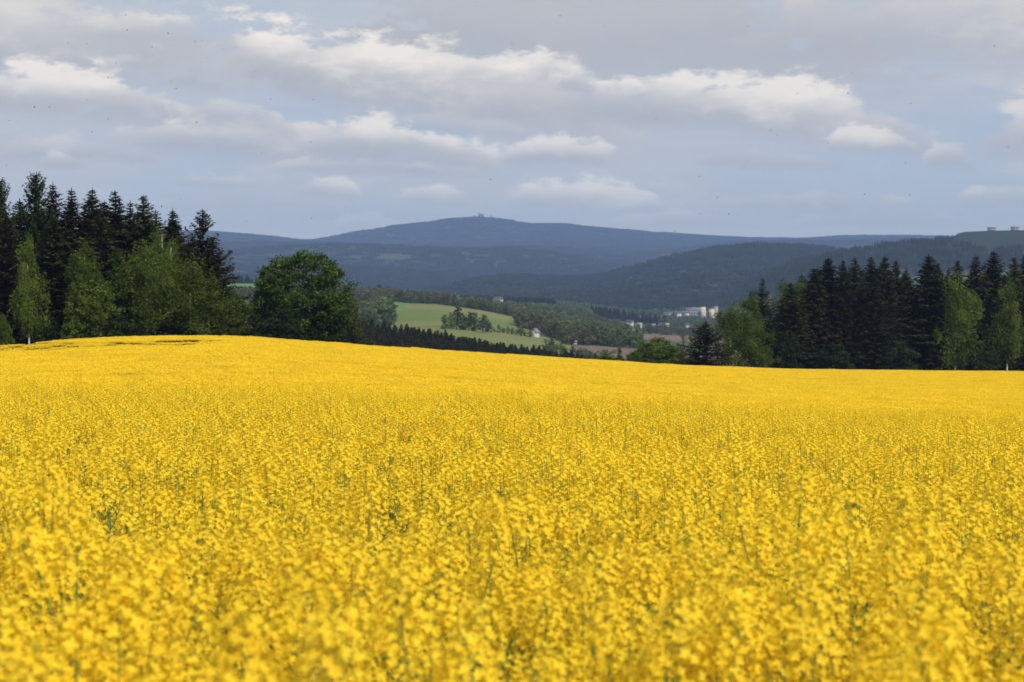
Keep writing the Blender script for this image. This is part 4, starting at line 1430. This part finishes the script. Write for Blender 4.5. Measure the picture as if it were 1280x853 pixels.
def summit(px, name, label, cat):
    x = ray(px, 270)[0] * YA
    e = bpy.data.objects.new(name, None); COL.objects.link(e)
    e.location = (x, YA, float(zpy(271.2, YA))); tag(e, label, cat)
    return e


m = YA / F
M_SUM = mat_plain('summit_walls', (0.16, 0.16, 0.17), (0.12, 0.12, 0.13), .05)
e = summit(601, 'summit_hotel', 'blocky hotel with a slim tower on the summit of the mountain', 'hotel')
quadbox('wall', M_SUM, e, -3.4 * m, 3.6 * m, 0, 30, -60, 2.6 * m)
g = Geo(); V = [(-3.0 * m, -1, 2.6 * m + .01), (3.4 * m, -1, 2.6 * m + .01), (3.4 * m, 31, 2.6 * m + .01), (-3.0 * m, 31, 2.6 * m + .01), (-1.6 * m, 15, 3.7 * m), (2.6 * m, 15, 3.7 * m)]
g.add(V, [(0, 1, 5, 4), (2, 3, 4, 5)]); g.add(V, [(1, 2, 5), (3, 0, 4)])
link('roof', g.mesh('roof', [M_DARK]), e)
g = Geo(); tube(g, [(-2.4 * m, 15, 0), (-2.4 * m, 15, 3.9 * m), (-2.4 * m, 15, 5.2 * m), (-2.4 * m, 15, 6.6 * m)], [.7 * m, .62 * m, .45 * m, .15 * m], 8)
link('tower', g.mesh('tower', [M_SUM]), e)
windows(e, -3 * m, 3.2 * m, .2 * m, 1.9 * m, 10, 3, 0, .5, .5)
e = summit(593.5, 'summit_lodge', 'low rounded lodge left of the summit hotel', 'lodge')
g = Geo(); V = [(-2.2 * m, 0, -20), (2.0 * m, 0, -20), (2.0 * m, 25, -20), (-2.2 * m, 25, -20), (-1.9 * m, 0, .9 * m), (1.7 * m, 0, .9 * m), (1.7 * m, 25, .9 * m), (-1.9 * m, 25, .9 * m)]
g.add(V, [(0, 1, 5, 4), (1, 2, 6, 5), (2, 3, 7, 6), (3, 0, 4, 7)]); link('wall', g.mesh('wall', [M_SUM]), e)
g = Geo(); V = [(-2.0 * m, -1, .9 * m), (1.8 * m, -1, .9 * m), (1.8 * m, 26, .9 * m), (-2.0 * m, 26, .9 * m), (-.9 * m, 6, 1.8 * m), (.9 * m, 6, 1.8 * m), (.9 * m, 20, 1.8 * m), (-.9 * m, 20, 1.8 * m)]
g.add(V, [(4, 5, 6, 7), (0, 1, 5, 4), (1, 2, 6, 5), (2, 3, 7, 6), (3, 0, 4, 7)]); link('roof', g.mesh('roof', [M_DARK]), e)
e = summit(613.7, 'radar_tower', 'small tower with a round dome right of the summit hotel', 'tower')
g = Geo(); tube(g, [(0, 15, -20), (0, 15, 1.2 * m), (0, 15, 1.7 * m)], [.75 * m, .5 * m, .55 * m], 10); link('shaft', g.mesh('shaft', [M_SUM]), e)
g = Geo(); k = np.linspace(-1.2, pi / 2, 8); tube(g, [(0, 15, 2.3 * m + .85 * m * sin(q)) for q in k], [max(.01, .85 * m * cos(q)) for q in k], 12)
link('dome', g.mesh('dome', [M_WHITE]), e)

# power pylon beyond the meadow
e = root_at('power_pylon', 569.5, 2350, 'grey lattice power pylon beyond the upper meadow, seen against the dark hill', 'pylon')
HP = float(zpy(366, 2350)) - e.location.z
g = Geo()
for sx in (-1, 1):
    for sy in (-1, 1):
        tube(g, [(sx * 3.0, sy * 3.0, -1), (sx * .9, sy * .9, HP * .62), (0, 0, HP)], [.22, .2, .12], 4)
for k in range(8):
    z0 = HP * k / 9; z1 = HP * (k + 1) / 9
    w0 = np.interp(z0, [0, HP * .62, HP], [3, .9, 0]); w1 = np.interp(z1, [0, HP * .62, HP], [3, .9, 0])
    for sy in (-1, 1):
        tube(g, [(-w0, sy * w0, z0), (w1, sy * w1, z1)], [.12, .12], 3); tube(g, [(w0, sy * w0, z0), (-w1, sy * w1, z1)], [.12, .12], 3)
link('lattice_mast', g.mesh('lattice_mast', [M_STEEL]), e)
for zz, w in ((.62, 7.5), (.82, 5.5)):
    g = Geo()
    for sy in (-.5, .5):
        tube(g, [(-w, 0, HP * zz), (0, sy, HP * zz + .9), (w, 0, HP * zz)], [.14, .16, .14], 4); tube(g, [(-w, 0, HP * zz), (0, sy, HP * zz - .1), (w, 0, HP * zz)], [.14, .16, .14], 4)
    link('cross_arm', g.mesh('cross_arm', [M_STEEL]), e)
# relay mast on the long ridge right of the summit
x = ray(844, 290)[0] * YA
g = Geo(); tube(g, [(0, 0, -10), (0, 0, 18), (0, 0, 34)], [5, 3.6, 1.0], 8)
o = link('lookout_tower', g.mesh('lookout_tower', [M_SUM]), None, (x, YA, Z(x, YA) + 12)); tag(o, 'tiny stub of a lookout tower on the long ridge right of the summit', 'tower')

# ------------------------------------------------------------------ insects over the field
M_BUG = mat_plain('insect_body', (0.02, 0.018, 0.015), None, rough=.5)
M_WING = mat_leaf('insect_wing', (0.10, 0.10, 0.10), (0.2, 0.2, 0.19), trans=.5)


def insect_mesh():
    g = Geo()
    k = np.linspace(-pi / 2, pi / 2, 6)
    tube(g, [(.0055 * sin(q) - .002, 0, 0) for q in k], [max(.0003, .0022 * cos(q)) for q in k], 6)
    tube(g, [(.0026 * sin(q) + .0045, 0, .0004) for q in k], [max(.0003, .0017 * cos(q)) for q in k], 6)
    for s in (-1, 1):
        leaves(g, np.array([[-.001, s * .0055, .0022]]), .0055, .0022, np.array([[-.25, s * 1., .35]]), np.array([[1., s * .25, 0]]), .5, 1)
        leaves(g, np.array([[-.004, s * .0040, .0018]]), .0040, .0016, np.array([[-.6, s * 1., .25]]), np.array([[1., s * .5, 0]]), .5, 1)
        for j in (-.002, 0, .002):
            tube(g, [(j, s * .001, -.001), (j, s * .003, -.0035)], [.0003, .0002], 3)
    return g.mesh('flying_insect', [M_BUG, M_WING])


bug = insect_mesh()
specks = [(157, 19), (159, 38), (85, 54), (108, 55), (190, 59), (210, 42), (244, 52), (253, 51), (279, 62), (145, 79), (128, 89), (135, 97), (258, 73), (319, 90), (214, 101), (220, 111),
          (109, 125), (135, 149), (62, 134), (69, 134), (115, 165), (204, 133), (12, 151), (43, 134), (8, 207), (246, 153), (338, 124), (338, 169), (388, 178), (327, 192), (402, 223), (438, 250),
          (226, 249), (449, 46), (372, 68), (390, 77), (391, 125), (359, 149), (95, 154), (252, 229), (230, 217), (308, 277), (389, 273), (484, 271),
          (756, 33), (832, 41), (818, 62), (935, 33), (1243, 58), (1066, 91), (1023, 105), (997, 117), (1060, 117), (1138, 130), (820, 149), (963, 163), (971, 169), (1035, 179), (1132, 204), (1260, 184),
          (822, 227), (874, 221), (897, 247), (875, 268), (911, 268), (1020, 272), (1081, 243), (1137, 244), (613, 225), (616, 274), (640, 55), (700, 20), (712, 250), (930, 210)]
for i, (px, py) in enumerate(specks):
    y = rng.uniform(11, 19)
    u, v = ray(px, py)
    s = rng.uniform(.55, .95)
    o = link('flying_insect', bug, None, (u * y, y, EYE + v * y), rng.uniform(0, 6.28), s)
    o.rotation_euler = (rng.normal() * .4, rng.normal() * .4, rng.uniform(0, 6.28))
    tag(o, 'tiny dark insect flying against the cloudy sky above the field', 'insect', 'insects flying above the field')

# ------------------------------------------------------------------ the air
zmin = float(VV[:, 2].min()) - 1.5
zmax = float(max(VV[:, 2].max(), 0)) + 80
g = Geo(); box_geo(g, -8600, 8600, -60, 18200, zmin, zmax)
m, N = new_mat('haze_air')
pv = N.n('ShaderNodeVolumePrincipled')
pv.inputs['Color'].default_value = (0.39, 0.565, 0.99, 1)
pv.inputs['Density'].default_value = 5.4e-5
pv.inputs['Anisotropy'].default_value = 0.0
o = N.n('ShaderNodeOutputMaterial')
N.t.links.new(pv.outputs[0], o.inputs['Volume'])
hz = link('haze', g.mesh('haze', [m]))
tag(hz, 'thin blue haze in the air between the field and the mountain', 'haze', kind='stuff')
print('objects', len(bpy.data.objects), 'haze', zmin, zmax)
